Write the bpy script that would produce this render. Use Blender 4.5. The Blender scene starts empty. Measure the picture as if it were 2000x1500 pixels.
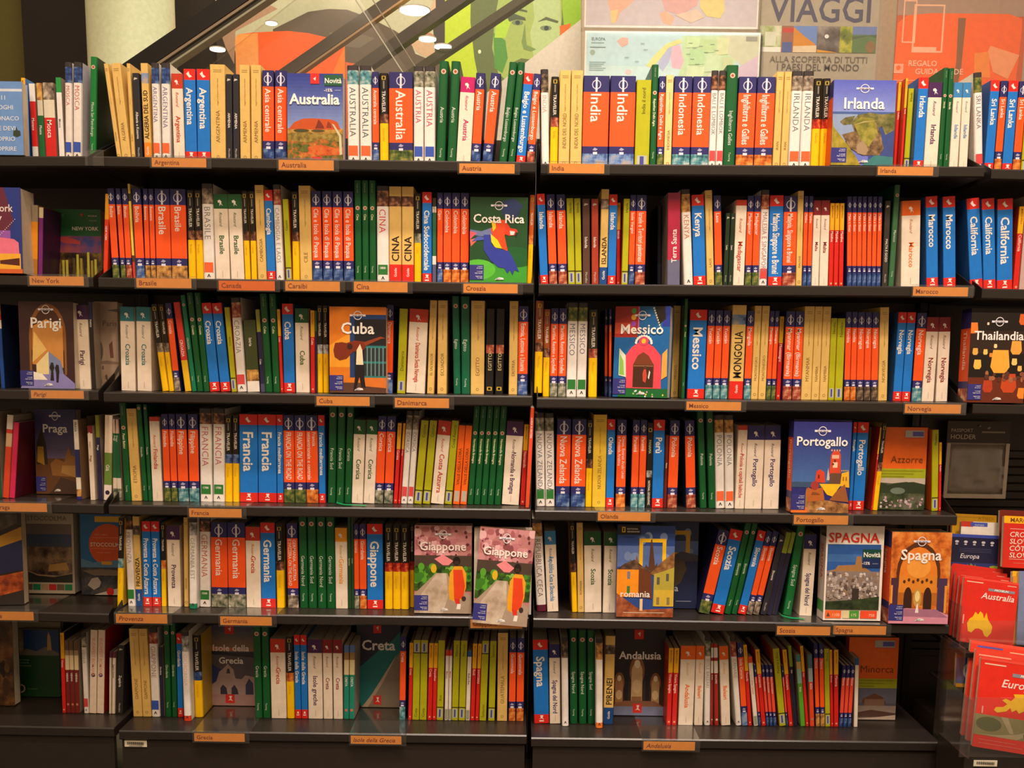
import bpy, bmesh, math, random
from mathutils import Matrix, Vector
random.seed(7)
C = bpy.context.scene.collection
SC = bpy.context.scene

# ------------------------------------------------------------------ camera
YAW, PITCH, ROLL, CX, CD, PPY, F = -.0039, .1322, .0131, -.0412, 2.1137, 921.6, 1789.5
ZC = 1.10                                     # camera height above the floor
def _axes():
    cy, sy, cp, sp = math.cos(YAW), math.sin(YAW), math.cos(PITCH), math.sin(PITCH)
    fw = Vector((sy*cp, cy*cp, -sp)); ri = Vector((cy, -sy, 0)); up = ri.cross(fw)
    cr, sr = math.cos(ROLL), math.sin(ROLL)
    return cr*ri + sr*up, -sr*ri + cr*up, fw
RI, UP, FW = _axes()
CAM = Vector((CX, -CD, ZC))
cd = bpy.data.cameras.new('camera'); cam = bpy.data.objects.new('camera', cd); C.objects.link(cam)
cd.sensor_fit = 'HORIZONTAL'; cd.sensor_width = 36; cd.lens = F*36/2000
cd.shift_y = (PPY-750)/2000; cd.clip_start = .05; cd.clip_end = 60
cam.matrix_world = Matrix(((RI.x, UP.x, -FW.x, CAM.x), (RI.y, UP.y, -FW.y, CAM.y), (RI.z, UP.z, -FW.z, CAM.z), (0, 0, 0, 1)))
SC.camera = cam

# ------------------------------------------------------------------ world, lamps, exposure
SC.view_settings.view_transform = 'Standard'; SC.view_settings.look = 'None'
SC.view_settings.gamma = 1; SC.view_settings.use_curve_mapping = False
SC.view_settings.exposure = 0.0
W = bpy.data.worlds.new('shop_light'); SC.world = W; W.use_nodes = True
bg = W.node_tree.nodes['Background']; bg.inputs[0].default_value = (1, .68, .42, 1); bg.inputs[1].default_value = .47
def spot(name, loc, aim, power, size_deg, blend, radius, col=(1, .85, .74)):
    d = bpy.data.lights.new(name, 'SPOT'); d.energy = power; d.spot_size = math.radians(size_deg); d.spot_blend = blend
    d.shadow_soft_size = radius; d.color = col
    o = bpy.data.objects.new(name, d); C.objects.link(o); o.location = loc
    o.rotation_euler = (Vector(aim)-Vector(loc)).to_track_quat('-Z', 'Y').to_euler(); return o
def area(name, loc, aim, power, sx, sy, col=(1, .76, .54)):
    d = bpy.data.lights.new(name, 'AREA'); d.energy = power; d.shape = 'RECTANGLE'; d.size = sx; d.size_y = sy; d.color = col
    o = bpy.data.objects.new(name, d); C.objects.link(o); o.location = loc
    o.rotation_euler = (Vector(aim)-Vector(loc)).to_track_quat('-Z', 'Y').to_euler(); return o
spot('ceiling_spot', (-.85, -1.25, 4.9), (-.75, .05, 1.2), 330, 42, .8, .10)
spot('ceiling_spot', (.10, -1.30, 4.9), (.10, .05, 1.1), 330, 42, .8, .10)
spot('ceiling_spot', (1.1, -2.1, 4.6), (.90, .05, .65), 430, 46, .8, .22)
spot('ceiling_spot', (.36, -.30, 3.6), (.34, .27, 1.56), 120, 18, .9, .08, (1, .96, .90))
area('ceiling_panel', (0, -2.6, 4.4), (0, 0, 1.0), 120, 3.2, 1.0)
area('hall_lamp', (-.6, 1.2, 4.4), (-.4, 2.6, 2.2), 85, 2.5, .8, (1, .93, .80))

# ------------------------------------------------------------------ pixel <-> place
def pj(p):
    d = Vector(p)-CAM; z = d.dot(FW)
    return 1000+F*d.dot(RI)/z, PPY-F*d.dot(UP)/z
def bp(x, y, Y):                               # point of the photograph's pixel on the plane at depth Y
    d = FW + RI*((x-1000)/F) - UP*((y-PPY)/F)
    return CAM + d*((Y+CD)/d.y)
def solve_x(px, Y, z):
    X = (px-1040)/850.
    for _ in range(6):
        X -= (pj((X, Y, z))[0]-px)/(pj((X+.01, Y, z))[0]-pj((X, Y, z))[0])*.01
    return X

# ------------------------------------------------------------------ materials
def lin(h):
    v = [int(h[i:i+2], 16)/255 for i in (0, 2, 4)]
    return tuple((c/12.92 if c <= .04045 else ((c+.055)/1.055)**2.4) for c in v)+(1,)
MATS = {}
def mat(h, rough=.42, spec=.4, metal=0, vary=.06, scale=60):
    k = (h, rough, spec, metal)
    if k in MATS: return MATS[k]
    if h.startswith('N:'): m = picture(h)
    elif h.startswith('E:'): m = glow(h)
    elif h == 'acrylic': m = acrylic()
    else:
        m = bpy.data.materials.new('print_'+h); m.use_nodes = True
        nt = m.node_tree; b = nt.nodes['Principled BSDF']
        b.inputs['Roughness'].default_value = rough; b.inputs['Specular IOR Level'].default_value = spec; b.inputs['Metallic'].default_value = metal
        tc = nt.nodes.new('ShaderNodeTexCoord'); n = nt.nodes.new('ShaderNodeTexNoise'); n.inputs['Scale'].default_value = scale; n.inputs['Detail'].default_value = 3
        nt.links.new(tc.outputs['Object'], n.inputs['Vector'])
        r = nt.nodes.new('ShaderNodeValToRGB'); c = lin(h)
        r.color_ramp.elements[0].position = .3; r.color_ramp.elements[1].position = .7
        r.color_ramp.elements[0].color = tuple(x*(1-vary) for x in c[:3])+(1,); r.color_ramp.elements[1].color = tuple(min(1, x*(1+vary)) for x in c[:3])+(1,)
        nt.links.new(n.outputs['Fac'], r.inputs['Fac']); nt.links.new(r.outputs['Color'], b.inputs['Base Color'])
    MATS[k] = m; return m
def picture(h):                                # N:colour:colour:colour:scale - a printed photograph too small to read
    p = h.split(':'); cols = [q for q in p[1:] if len(q) == 6]; sc = float(p[-1]) if len(p[-1]) != 6 else 90
    m = bpy.data.materials.new('photo_print'); m.use_nodes = True; nt = m.node_tree; b = nt.nodes['Principled BSDF']
    b.inputs['Roughness'].default_value = .35; b.inputs['Specular IOR Level'].default_value = .4
    tc = nt.nodes.new('ShaderNodeTexCoord'); n = nt.nodes.new('ShaderNodeTexNoise'); n.inputs['Scale'].default_value = sc; n.inputs['Detail'].default_value = 5; n.inputs['Roughness'].default_value = .6
    nt.links.new(tc.outputs['Object'], n.inputs['Vector'])
    r = nt.nodes.new('ShaderNodeValToRGB'); e = r.color_ramp.elements
    k = len(cols); pos = [.36+.28*i/(k-1) for i in range(k)]
    e[0].position = pos[0]; e[0].color = lin(cols[0]); e[1].position = pos[-1]; e[1].color = lin(cols[-1])
    for i in range(1, k-1):
        x = e.new(pos[i]); x.color = lin(cols[i])
    nt.links.new(n.outputs['Fac'], r.inputs['Fac']); nt.links.new(r.outputs['Color'], b.inputs['Base Color'])
    return m
def glow(h):  # emission for the mirrored lamps in the escalator glass
    _, c, s = h.split(':'); m = bpy.data.materials.new('reflection_glow'); m.use_nodes = True; b = m.node_tree.nodes['Principled BSDF']
    b.inputs['Emission Color'].default_value = lin(c); b.inputs['Emission Strength'].default_value = float(s); return m
def acrylic():
    m = bpy.data.materials.new('clear_acrylic'); m.use_nodes = True; nt = m.node_tree
    out = nt.nodes['Material Output']; nt.nodes.remove(nt.nodes['Principled BSDF'])
    t = nt.nodes.new('ShaderNodeBsdfTransparent'); t.inputs[0].default_value = (.985, .99, .985, 1)
    g = nt.nodes.new('ShaderNodeBsdfGlossy'); g.inputs['Roughness'].default_value = .12
    d = nt.nodes.new('ShaderNodeBsdfDiffuse'); d.inputs[0].default_value = (.6, .6, .56, 1)
    lw = nt.nodes.new('ShaderNodeLayerWeight'); lw.inputs[0].default_value = .35
    mr = nt.nodes.new('ShaderNodeMapRange'); mr.inputs['To Min'].default_value = .02; mr.inputs['To Max'].default_value = .5; nt.links.new(lw.outputs['Facing'], mr.inputs['Value'])
    mx = nt.nodes.new('ShaderNodeMixShader'); mx2 = nt.nodes.new('ShaderNodeMixShader'); mx2.inputs[0].default_value = .02
    nt.links.new(t.outputs[0], mx2.inputs[1]); nt.links.new(d.outputs[0], mx2.inputs[2])
    nt.links.new(mr.outputs['Result'], mx.inputs[0]); nt.links.new(mx2.outputs[0], mx.inputs[1]); nt.links.new(g.outputs[0], mx.inputs[2])
    nt.links.new(mx.outputs[0], out.inputs['Surface']); return m
DARK = '2b2521'
def shelfm(): return mat('29231f', .34, .5)

# ------------------------------------------------------------------ objects
def tag(o, label=None, cat=None, group=None, kind=None):
    if label: o['label'] = label
    if cat: o['category'] = cat
    if group: o['group'] = group
    if kind: o['kind'] = kind
    return o
def empty(name, loc, rot=(0, 0, 0)):
    o = bpy.data.objects.new(name, None); o.empty_display_size = .02; C.objects.link(o); o.location = loc; o.rotation_euler = rot; return o
def mesh(name, verts, faces, mats, fm=None, parent=None, smooth=False):
    me = bpy.data.meshes.new(name); me.from_pydata([tuple(v) for v in verts], [], faces)
    for h in mats: me.materials.append(h if not isinstance(h, str) else mat(h))
    if fm:
        for p, i in zip(me.polygons, fm): p.material_index = i
    if smooth:
        for p in me.polygons: p.use_smooth = True
    o = bpy.data.objects.new(name, me); C.objects.link(o)
    if parent: o.parent = parent
    return o
class MB:                                      # collects boxes, prisms, polygons into one mesh
    def __init__(s): s.v = []; s.f = []; s.m = []; s.mats = []
    def mi(s, h):
        if h not in s.mats: s.mats.append(h)
        return s.mats.index(h)
    def box(s, x0, y0, z0, x1, y1, z1, h):
        n = len(s.v); s.v += [(x, y, z) for z in (z0, z1) for y in (y0, y1) for x in (x0, x1)]
        for q in ((0, 2, 3, 1), (4, 5, 7, 6), (0, 1, 5, 4), (2, 6, 7, 3), (0, 4, 6, 2), (1, 3, 7, 5)):
            s.f.append([n+i for i in q]); s.m.append(s.mi(h))
        return s
    def bev(s, x0, y0, z0, x1, y1, z1, h, r):   # box with chamfered edges along x on the front
        pr = [(y0, z0+r), (y0, z1-r), (y0+r, z1), (y1, z1), (y1, z0), (y0+r, z0)]
        return s.prism([(x0, y, z) for y, z in pr], (x1-x0, 0, 0), h)
    def prism(s, pts, d, h):
        n = len(s.v); k = len(pts); s.v += [tuple(p) for p in pts] + [tuple(Vector(p)+Vector(d)) for p in pts]
        i = s.mi(h); s.f.append([n+j for j in range(k)]); s.m.append(i); s.f.append([n+k+j for j in range(k)][::-1]); s.m.append(i)
        for j in range(k): s.f.append([n+j, n+k+j, n+k+(j+1) % k, n+(j+1) % k][::-1]); s.m.append(i)
        return s
    def poly(s, pts, h):
        n = len(s.v); s.v += [tuple(p) for p in pts]; s.f.append([n+j for j in range(len(pts))]); s.m.append(s.mi(h)); return s
    def tube(s, a, b, r, h, n=8):
        a = Vector(a); b = Vector(b); ax = (b-a).normalized(); u = ax.orthogonal().normalized(); w = ax.cross(u)
        ring = [u*math.cos(2*math.pi*i/n)*r+w*math.sin(2*math.pi*i/n)*r for i in range(n)]
        return s.prism([a+q for q in ring], b-a, h)
    def build(s, name, parent=None):
        return mesh(name, s.v, s.f, s.mats, s.m, parent)
LETTERS = []                                   # lettering is made at the end, all fonts in one pass
def letters(text, parent, pos, dirn, cap, maxlen, col, anchor=0, bold=0, shear=0, space=1.0, name='title', width=None):
    """cap: capital height in metres; anchor 0 start, .5 middle, 1 end of the run; dirn down / up / across."""
    if text.strip(): LETTERS.append((text, parent, pos, dirn, cap, maxlen, col, anchor, bold, shear, space, name, width))
def make_letters():
    keys = {}
    for L in LETTERS:
        k = (L[0], L[8], L[9], L[10])
        if k in keys: continue
        cu = bpy.data.curves.new('lettering', 'FONT'); cu.body = L[0]; cu.size = 1; cu.resolution_u = 2; cu.offset = L[8]; cu.shear = L[9]; cu.space_character = L[10]
        o = bpy.data.objects.new('lettering', cu); C.objects.link(o); keys[k] = o
    dg = bpy.context.evaluated_depsgraph_get(); dg.update(); out = {}
    for k, o in keys.items():
        me = bpy.data.meshes.new_from_object(o.evaluated_get(dg)); me.name = 'lettering'
        xs = [v.co.x for v in me.vertices] or [0]; x0, x1 = min(xs), max(xs)
        for v in me.vertices: v.co.x -= x0
        me.materials.clear(); me.materials.append(None)
        out[k] = (me, max(x1-x0, .01))
    for o in keys.values():
        cu = o.data; bpy.data.objects.remove(o); bpy.data.curves.remove(cu)
    for (text, parent, pos, dirn, cap, maxlen, col, anchor, bold, shear, space, name, width) in LETTERS:
        me, ln = out[(text, bold, shear, space)]
        o = bpy.data.objects.new(name, me); C.objects.link(o); o.parent = parent
        s = cap/.72; sx = min(s, maxlen/ln) if not width else width/ln
        if sx < s*.55: s = sx/.55
        run = ln*sx
        ex = {'down': (0, 0, -1), 'up': (0, 0, 1), 'across': (1, 0, 0), 'spine': (0, 0, -1)}[dirn]; ey = {'down': (1, 0, 0), 'up': (-1, 0, 0), 'across': (0, 0, 1), 'spine': (0, -1, 0)}[dirn]
        ex = Vector(ex); ey = Vector(ey); ez = ex.cross(ey)
        p = Vector(pos) - ex*run*anchor - (ey*s*.36 if dirn != 'across' else Vector((0, 0, 0)))
        ex *= sx; ey *= s
        o.matrix_local = Matrix(((ex.x, ey.x, ez.x, p.x), (ex.y, ey.y, ez.y, p.y), (ex.z, ey.z, ez.z, p.z), (0, 0, 0, 1)))
        o.material_slots[0].link = 'OBJECT'; o.material_slots[0].material = mat(col)

# flat printing on a board that faces the reader: rect, polygon, ellipse, lettering
def clip(P):                                    # keep printing inside its board (unit square)
    for ax, lim, sg in ((0, 0, 1), (0, 1, -1), (1, 0, 1), (1, 1, -1)):
        out = []
        for i in range(len(P)):
            a, b = P[i-1], P[i]; da, db = (a[ax]-lim)*sg, (b[ax]-lim)*sg
            if da*db < 0:
                t = da/(da-db); out.append((a[0]+(b[0]-a[0])*t, a[1]+(b[1]-a[1])*t))
            if db >= 0: out.append(b)
        P = out
        if len(P) < 3: return []
    return P
def art(parent, w, h, items, y0=-.0006, name='cover_print', step=.00006, text_name='title'):
    b = MB(); y = y0; step = min(step, .0016/max(1, len(items)))
    for it in items:
        k = it[0]; y -= step
        if k == 'r':
            _, u0, v0, u1, v1, c = it; u0, v0, u1, v1 = max(u0, 0), max(v0, 0), min(u1, 1), min(v1, 1); b.poly([(u0*w, y, v0*h), (u1*w, y, v0*h), (u1*w, y, v1*h), (u0*w, y, v1*h)], c)
        elif k == 'p':
            q = clip(list(it[1]))
            if q: b.poly([(u*w, y, v*h) for u, v in q], it[2])
        elif k == 'e':
            _, cu, cv, ru, rv, c = it; q = clip([(cu+ru*math.cos(a*math.pi/10), cv+rv*math.sin(a*math.pi/10)) for a in range(20)])
            if q: b.poly([(u*w, y, v*h) for u, v in q], c)
        elif k == 'o':                          # ring
            _, cu, cv, ru, rv, th, c = it
            for a in range(16):
                q = [(math.cos(x*math.pi/8), math.sin(x*math.pi/8)) for x in (a, a+1)]
                b.poly([((cu+ru*q[0][0])*w, y, (cv+rv*q[0][1])*h), ((cu+ru*q[1][0])*w, y, (cv+rv*q[1][1])*h), ((cu+ru*(1-th)*q[1][0])*w, y, (cv+rv*(1-th)*q[1][1])*h), ((cu+ru*(1-th)*q[0][0])*w, y, (cv+rv*(1-th)*q[0][1])*h)], c)
        elif k == 'f':                          # frame
            _, u0, v0, u1, v1, t, c = it; tu = t; tv = t*w/h
            for a in ((u0, v0, u1, v0+tv), (u0, v1-tv, u1, v1), (u0, v0+tv, u0+tu, v1-tv), (u1-tu, v0+tv, u1, v1-tv)):
                b.poly([(a[0]*w, y, a[1]*h), (a[2]*w, y, a[1]*h), (a[2]*w, y, a[3]*h), (a[0]*w, y, a[3]*h)], c)
        elif k == 't':                          # text, u, v (baseline), capital height as a share of the width, colour, anchor, bold, shear
            _, s, u, v, cap, c = it[:6]; an = it[6] if len(it) > 6 else .5; bo = it[7] if len(it) > 7 else .01; sh = it[8] if len(it) > 8 else 0
            letters(s, parent, (u*w, y-.00012, v*h), 'across', cap*w, it[9]*w if len(it) > 9 else w*.96, c, an, bo, sh, name=text_name)
    if b.f: return b.build(name, parent)

# ------------------------------------------------------------------ the bookcases
EDGE = {('L', 1): (0, 305, 195, 304), ('L', 2): (0, 537, 180, 541), ('L', 3): (0, 761, 190, 763), ('L', 4): (0, 981, 202, 985.5), ('L', 5): (0, 1194, 212, 1199), ('L', 6): (0, 1418, 222, 1422),
        ('M', 1): (205, 305, 1043, 316), ('M', 2): (190, 541.5, 1036, 553), ('M', 3): (205, 766, 1036, 773.5), ('M', 4): (215, 986, 1036, 995), ('M', 5): (225, 1197, 1035, 1206.5), ('M', 6): (235, 1427, 1028, 1436.5),
        ('R', 1): (1052, 319, 1885, 325), ('R', 2): (1053, 554, 1908, 560), ('R', 3): (1048, 777, 1893, 788), ('R', 4): (1045, 997, 1874, 1007), ('R', 5): (1045, 1208, 1858, 1221), ('R', 6): (1040, 1441, 1840, 1450),
        ('F', 1): (1893, 328, 2000, 331), ('F', 2): (1922, 563, 2000, 565), ('F', 3): (1904, 788, 2000, 791)}
UX = {'L': (-1.96, -1.006), 'M': (-.994, -.006), 'R': (.006, .992), 'F': (1.008, 1.96)}
ZL = {}
for k, (xa, ya, xb, yb) in EDGE.items():
    a = bp(xa, ya, 0); b = bp(xb, yb, 0); sl = (b.z-a.z)/(b.x-a.x); sl = max(-.012, min(.012, sl)); mid = (a+b)/2
    ZL[k] = (mid.z, mid.x, sl)
def zsh(u, row, X): z, x, s = ZL[(u, row)]; return z+(X-x)*s
DEPTH = .27; TH = .024
floor_z = 0
fl = mesh('floor', [(-5, -4, 0), (5, -4, 0), (5, 4, 0), (-5, 4, 0)], [[0, 1, 2, 3]], [mat('4a4038', .3)]); tag(fl, kind='structure')
CASE_LABEL = {'L': 'black metal bookcase cut by the left edge, of city guides from New York to Vienna',
              'M': 'black metal bookcase holding guides from Argentina to Guatemala',
              'R': 'black metal bookcase holding guides from India to Minorca',
              'F': 'black metal bookcase with slatted back behind the folded maps'}
for u in 'LMRF':
    x0, x1 = UX[u]; root = empty('bookcase', ((x0+x1)/2, 0, 0)); tag(root, CASE_LABEL[u], 'bookcase', 'black bookcases side by side'); xm = (x0+x1)/2
    def P(b, n, under=None):
        o = b.build(n, under or root)
        if not under: o.location = (-xm, 0, 0)
        return o
    top = zsh(u, 1, xm)+.105
    back = P(MB().box(x0, DEPTH+.006, .05, x1, DEPTH+.022, top, '32281f'), 'back_panel')
    for row in (1, 2, 3, 4, 5, 6):
        if (u, row) not in ZL: continue
        za, zb = zsh(u, row, x0), zsh(u, row, x1); r = .003; th = TH
        b = MB(); m = '29231f'
        pr = lambda z: [(0, z-r), (r, z), (DEPTH, z), (DEPTH, z-th), (r, z-th), (0, z-th+r)]
        n = 0; A = [(x0, y, z) for y, z in pr(za)]; B_ = [(x1, y, z) for y, z in pr(zb)]
        b.v = A+B_; b.mi(m)
        b.f = [list(range(6)), list(range(6, 12))[::-1]]+[[j, j+6, (j+1) % 6+6, (j+1) % 6] for j in range(6)]; b.m = [0]*8
        o = P(b, 'shelf'); o.data.materials.clear(); o.data.materials.append(shelfm())
        if row < 6:
            for xb, sx in ((x0, 1), (x1, -1)):  # end brackets of pressed steel, rising to the back
                z = zsh(u, row, xb)
                P(MB().prism([(xb, .004, z), (xb, .03, z+.012), (xb, .20, z+.085), (xb, DEPTH, z+.085), (xb, DEPTH, z)], (sx*.0022, 0, 0), '211c18'), 'bracket', o)
        if row in (2, 3) and u in 'MR':
            for k in range(5):                  # slots punched in the back panel under the shelf above
                xs = x0+.09+.2*k; P(MB().box(xs, DEPTH+.003, zsh(u, row, xs)+.196, xs+.05, DEPTH+.0062, zsh(u, row, xs)+.201, '0c0908'), 'slot', back)
    if (u, 6) in ZL:
        z = zsh(u, 6, xm)-TH
        P(MB().bev(x0+.004, .006, z-.10 if u == 'L' else .012, x1-.004, .02, z-.002, '2c2520', .002), 'plinth')
    for xb in (x0-.0055, x1-.012):
        P(MB().box(xb, DEPTH-.02, .0, xb+.0175, DEPTH+.024, top, '1d1815'), 'upright')
    if u == 'F':
        for k in range(26):                     # slatted back panel
            z = .30+k*.0215; P(MB().bev(x0+.01, DEPTH-.006, z, x1-.01, DEPTH+.004, z+.0195, '2e2823', .002), 'slat', back)

# ------------------------------------------------------------------ how each kind of spine looks
ORANGE, NAVY, BLUE, RED, GREEN, TAN, CREAM, WHITE, YEL, OLIVE, BLACK = 'ff5a1e', '2c2a66', '1c78d2', 'e02a1e', '0e5a2a', 'e3bd6c', 'efe0cc', 'efe9e2', 'ffc800', 'b4b414', '1d1916'
PIC = {'a': 'N:24346a:4a68a8:a8b0b8:60', 'b': 'N:5a3a1a:c08a4a:e8b860:60', 'c': 'N:2a3c1a:5a6a34:a89a4a:60', 'd': 'N:8a3a1a:d8742a:e8b060:60', 'e': 'N:24505c:5a98a0:c8d0c8:60', 'f': 'N:3a3430:8a7a6a:d0c0a8:60',
       'g': 'N:1a2450:34508c:8098b8:50', 'h': 'N:5a2a24:b0503a:d8b088:60', 'i': 'N:2a3a2a:8a8a74:d0c8b8:60', 'j': 'N:34508c:7a98c8:b8a890:50', 'k': 'N:201a18:5a4a3c:a89070:60', 'n': 'N:181410:6a4030:c89068:60', 'r': 'N:601010:c83018:e08850:60',
       'w': 'N:505050:a0a0a0:e4e4e4:60'}
WC = {'r': 'c83a22', 'g': '1c5a2c', 'p': '4a2458', 'o': 'f06a1a', 't': '2a7a84', 'b': '3a86c0', 'k': 'c01868', 'n': '2c2868', 'm': '8a2028', 'y': 'f0a020'}
WN = {'r': 'red', 'g': 'dark green', 'p': 'purple', 'o': 'orange', 't': 'teal', 'b': 'light blue', 'k': 'magenta', 'n': 'navy', 'm': 'dark red', 'y': 'amber'}
BADGE = {'o': 'f06a3a', 'g': '2e7a34', 'b': '3a58b8', 'r': 'd84a4a'}
HT = {'l': .2055, 'r': .2065, 'g': .231, 'm': .219, 'y': .217, 'Y': .218, 'w': .196, 'n': .203, 'p': .19, 'd': .197, 'k': .196, 'e': .199, 's': .152, 'i': .197}
DP = {'l': .126, 'r': .126, 'g': .122, 'm': .13, 'y': .135, 'Y': .135, 'w': .13, 'n': .13, 'p': .105, 'd': .115, 'k': .12, 'e': .12, 's': .09, 'i': .115}
RM = [0, .975, .99, 1.0, 1.02, 1.02, 1.05]
SET = [0, .05, .05, .058, .055, .057, .085]
KIND = {'l': 'guidebook', 'r': 'guidebook', 'g': 'sleeved_guidebook', 'm': 'illustrated_guidebook', 'y': 'handbook', 'Y': 'handbook', 'w': 'route_guide', 'n': 'magazine_guide', 'p': 'pocket_guide', 'd': 'travel_handbook', 'k': 'travel_handbook', 'e': 'magazine_guide', 's': 'pocket_guide', 'i': 'travel_handbook', 'c': 'paperback'}
DESC = {'l': 'orange guidebook with navy ends', 'r': 'blue guidebook with red ends', 'g': 'tall dark green guidebook', 'm': 'white guidebook with photo cap', 'y': 'tan handbook', 'Y': 'tan handbook in bold black capitals', 'n': 'black and yellow guidebook',
        'p': 'slim yellow-topped red guide', 'd': 'olive green handbook', 'k': 'dark slim handbook', 'e': 'black guidebook with yellow frame', 's': 'small orange and navy guide', 'i': 'upside-down olive green handbook'}
ROWN = ['', 'top shelf', 'second shelf', 'third shelf', 'fourth shelf', 'fifth shelf', 'bottom shelf']

def spine_book(x0, x1, tan, S, z, h, depth, bands, side, rnd, name):
    """One spine-out book: an Empty on its standing corner, a printed cover folded round a page block."""
    th = math.atan(tan); t = max(.003, (x1-x0)*math.cos(th)-.0006); right = tan > 0
    root = empty(name, (x1-.0003 if right else x0+.0003, S, z), (0, th, 0)); ox = -t if right else 0
    r = min(rnd, t*.3)
    prof = [(0, depth), (0, r), (r*.3, r*.3), (r, 0), (t-r, 0), (t-r*.3, r*.3), (t, r), (t, depth)]
    zs = [h]; ms = []
    for f, m in bands: zs.append(h*(1-f)); ms.append(m)
    zs[-1] = 0; hs = []
    for m in ms+[side]:
        if m not in hs: hs.append(m)
    v = [(ox+x, y, zz) for zz in zs for x, y in prof]; f = []; fm = []
    for k in range(len(zs)-1):
        for j in range(7):
            a = k*8+j; f.append([a, a+8, a+9, a+1]); fm.append(hs.index(side if j in (0, 6) else ms[k]))
    mesh('cover', v, f, hs, fm, root)
    b = MB().box(ox+.0007, r+.0006, .0006, ox+t-.0007, depth-.001, h-.0012, 'd8cbb2'); b.build('page_block', root)
    return root, ox, t
def emblem(root, b, h):
    hi, lo = MB(), MB()                        # the emblem near the top, the publisher's mark near the foot
    for f, m in zip(b.f, b.m):
        q = [b.v[i] for i in f]; (hi if sum(v[2] for v in q)/len(q) > h*.5 else lo).poly(q, b.mats[m])
    if hi.f: hi.build('emblem', root)
    if lo.f: lo.build('publisher_mark', root)
def ringp(b, cx, cz, r0, r1, c, y=-.00018, n=10):
    for a in range(n):
        q = [(math.cos(x*2*math.pi/n), math.sin(x*2*math.pi/n)) for x in (a, a+1)]
        b.poly([(cx+r1*q[0][0], y, cz+r1*q[0][1]), (cx+r1*q[1][0], y, cz+r1*q[1][1]), (cx+r0*q[1][0], y, cz+r0*q[1][1]), (cx+r0*q[0][0], y, cz+r0*q[0][1])], c)
def disc(b, cx, cz, r, c, y=-.00018, n=10): b.poly([(cx+r*math.cos(a*2*math.pi/n), y, cz+r*math.sin(a*2*math.pi/n)) for a in range(n)], c)
def rc(b, x0, z0, x1, z1, c, y=-.00014): b.poly([(x0, y, z0), (x1, y, z0), (x1, y, z1), (x0, y, z1)], c)

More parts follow.
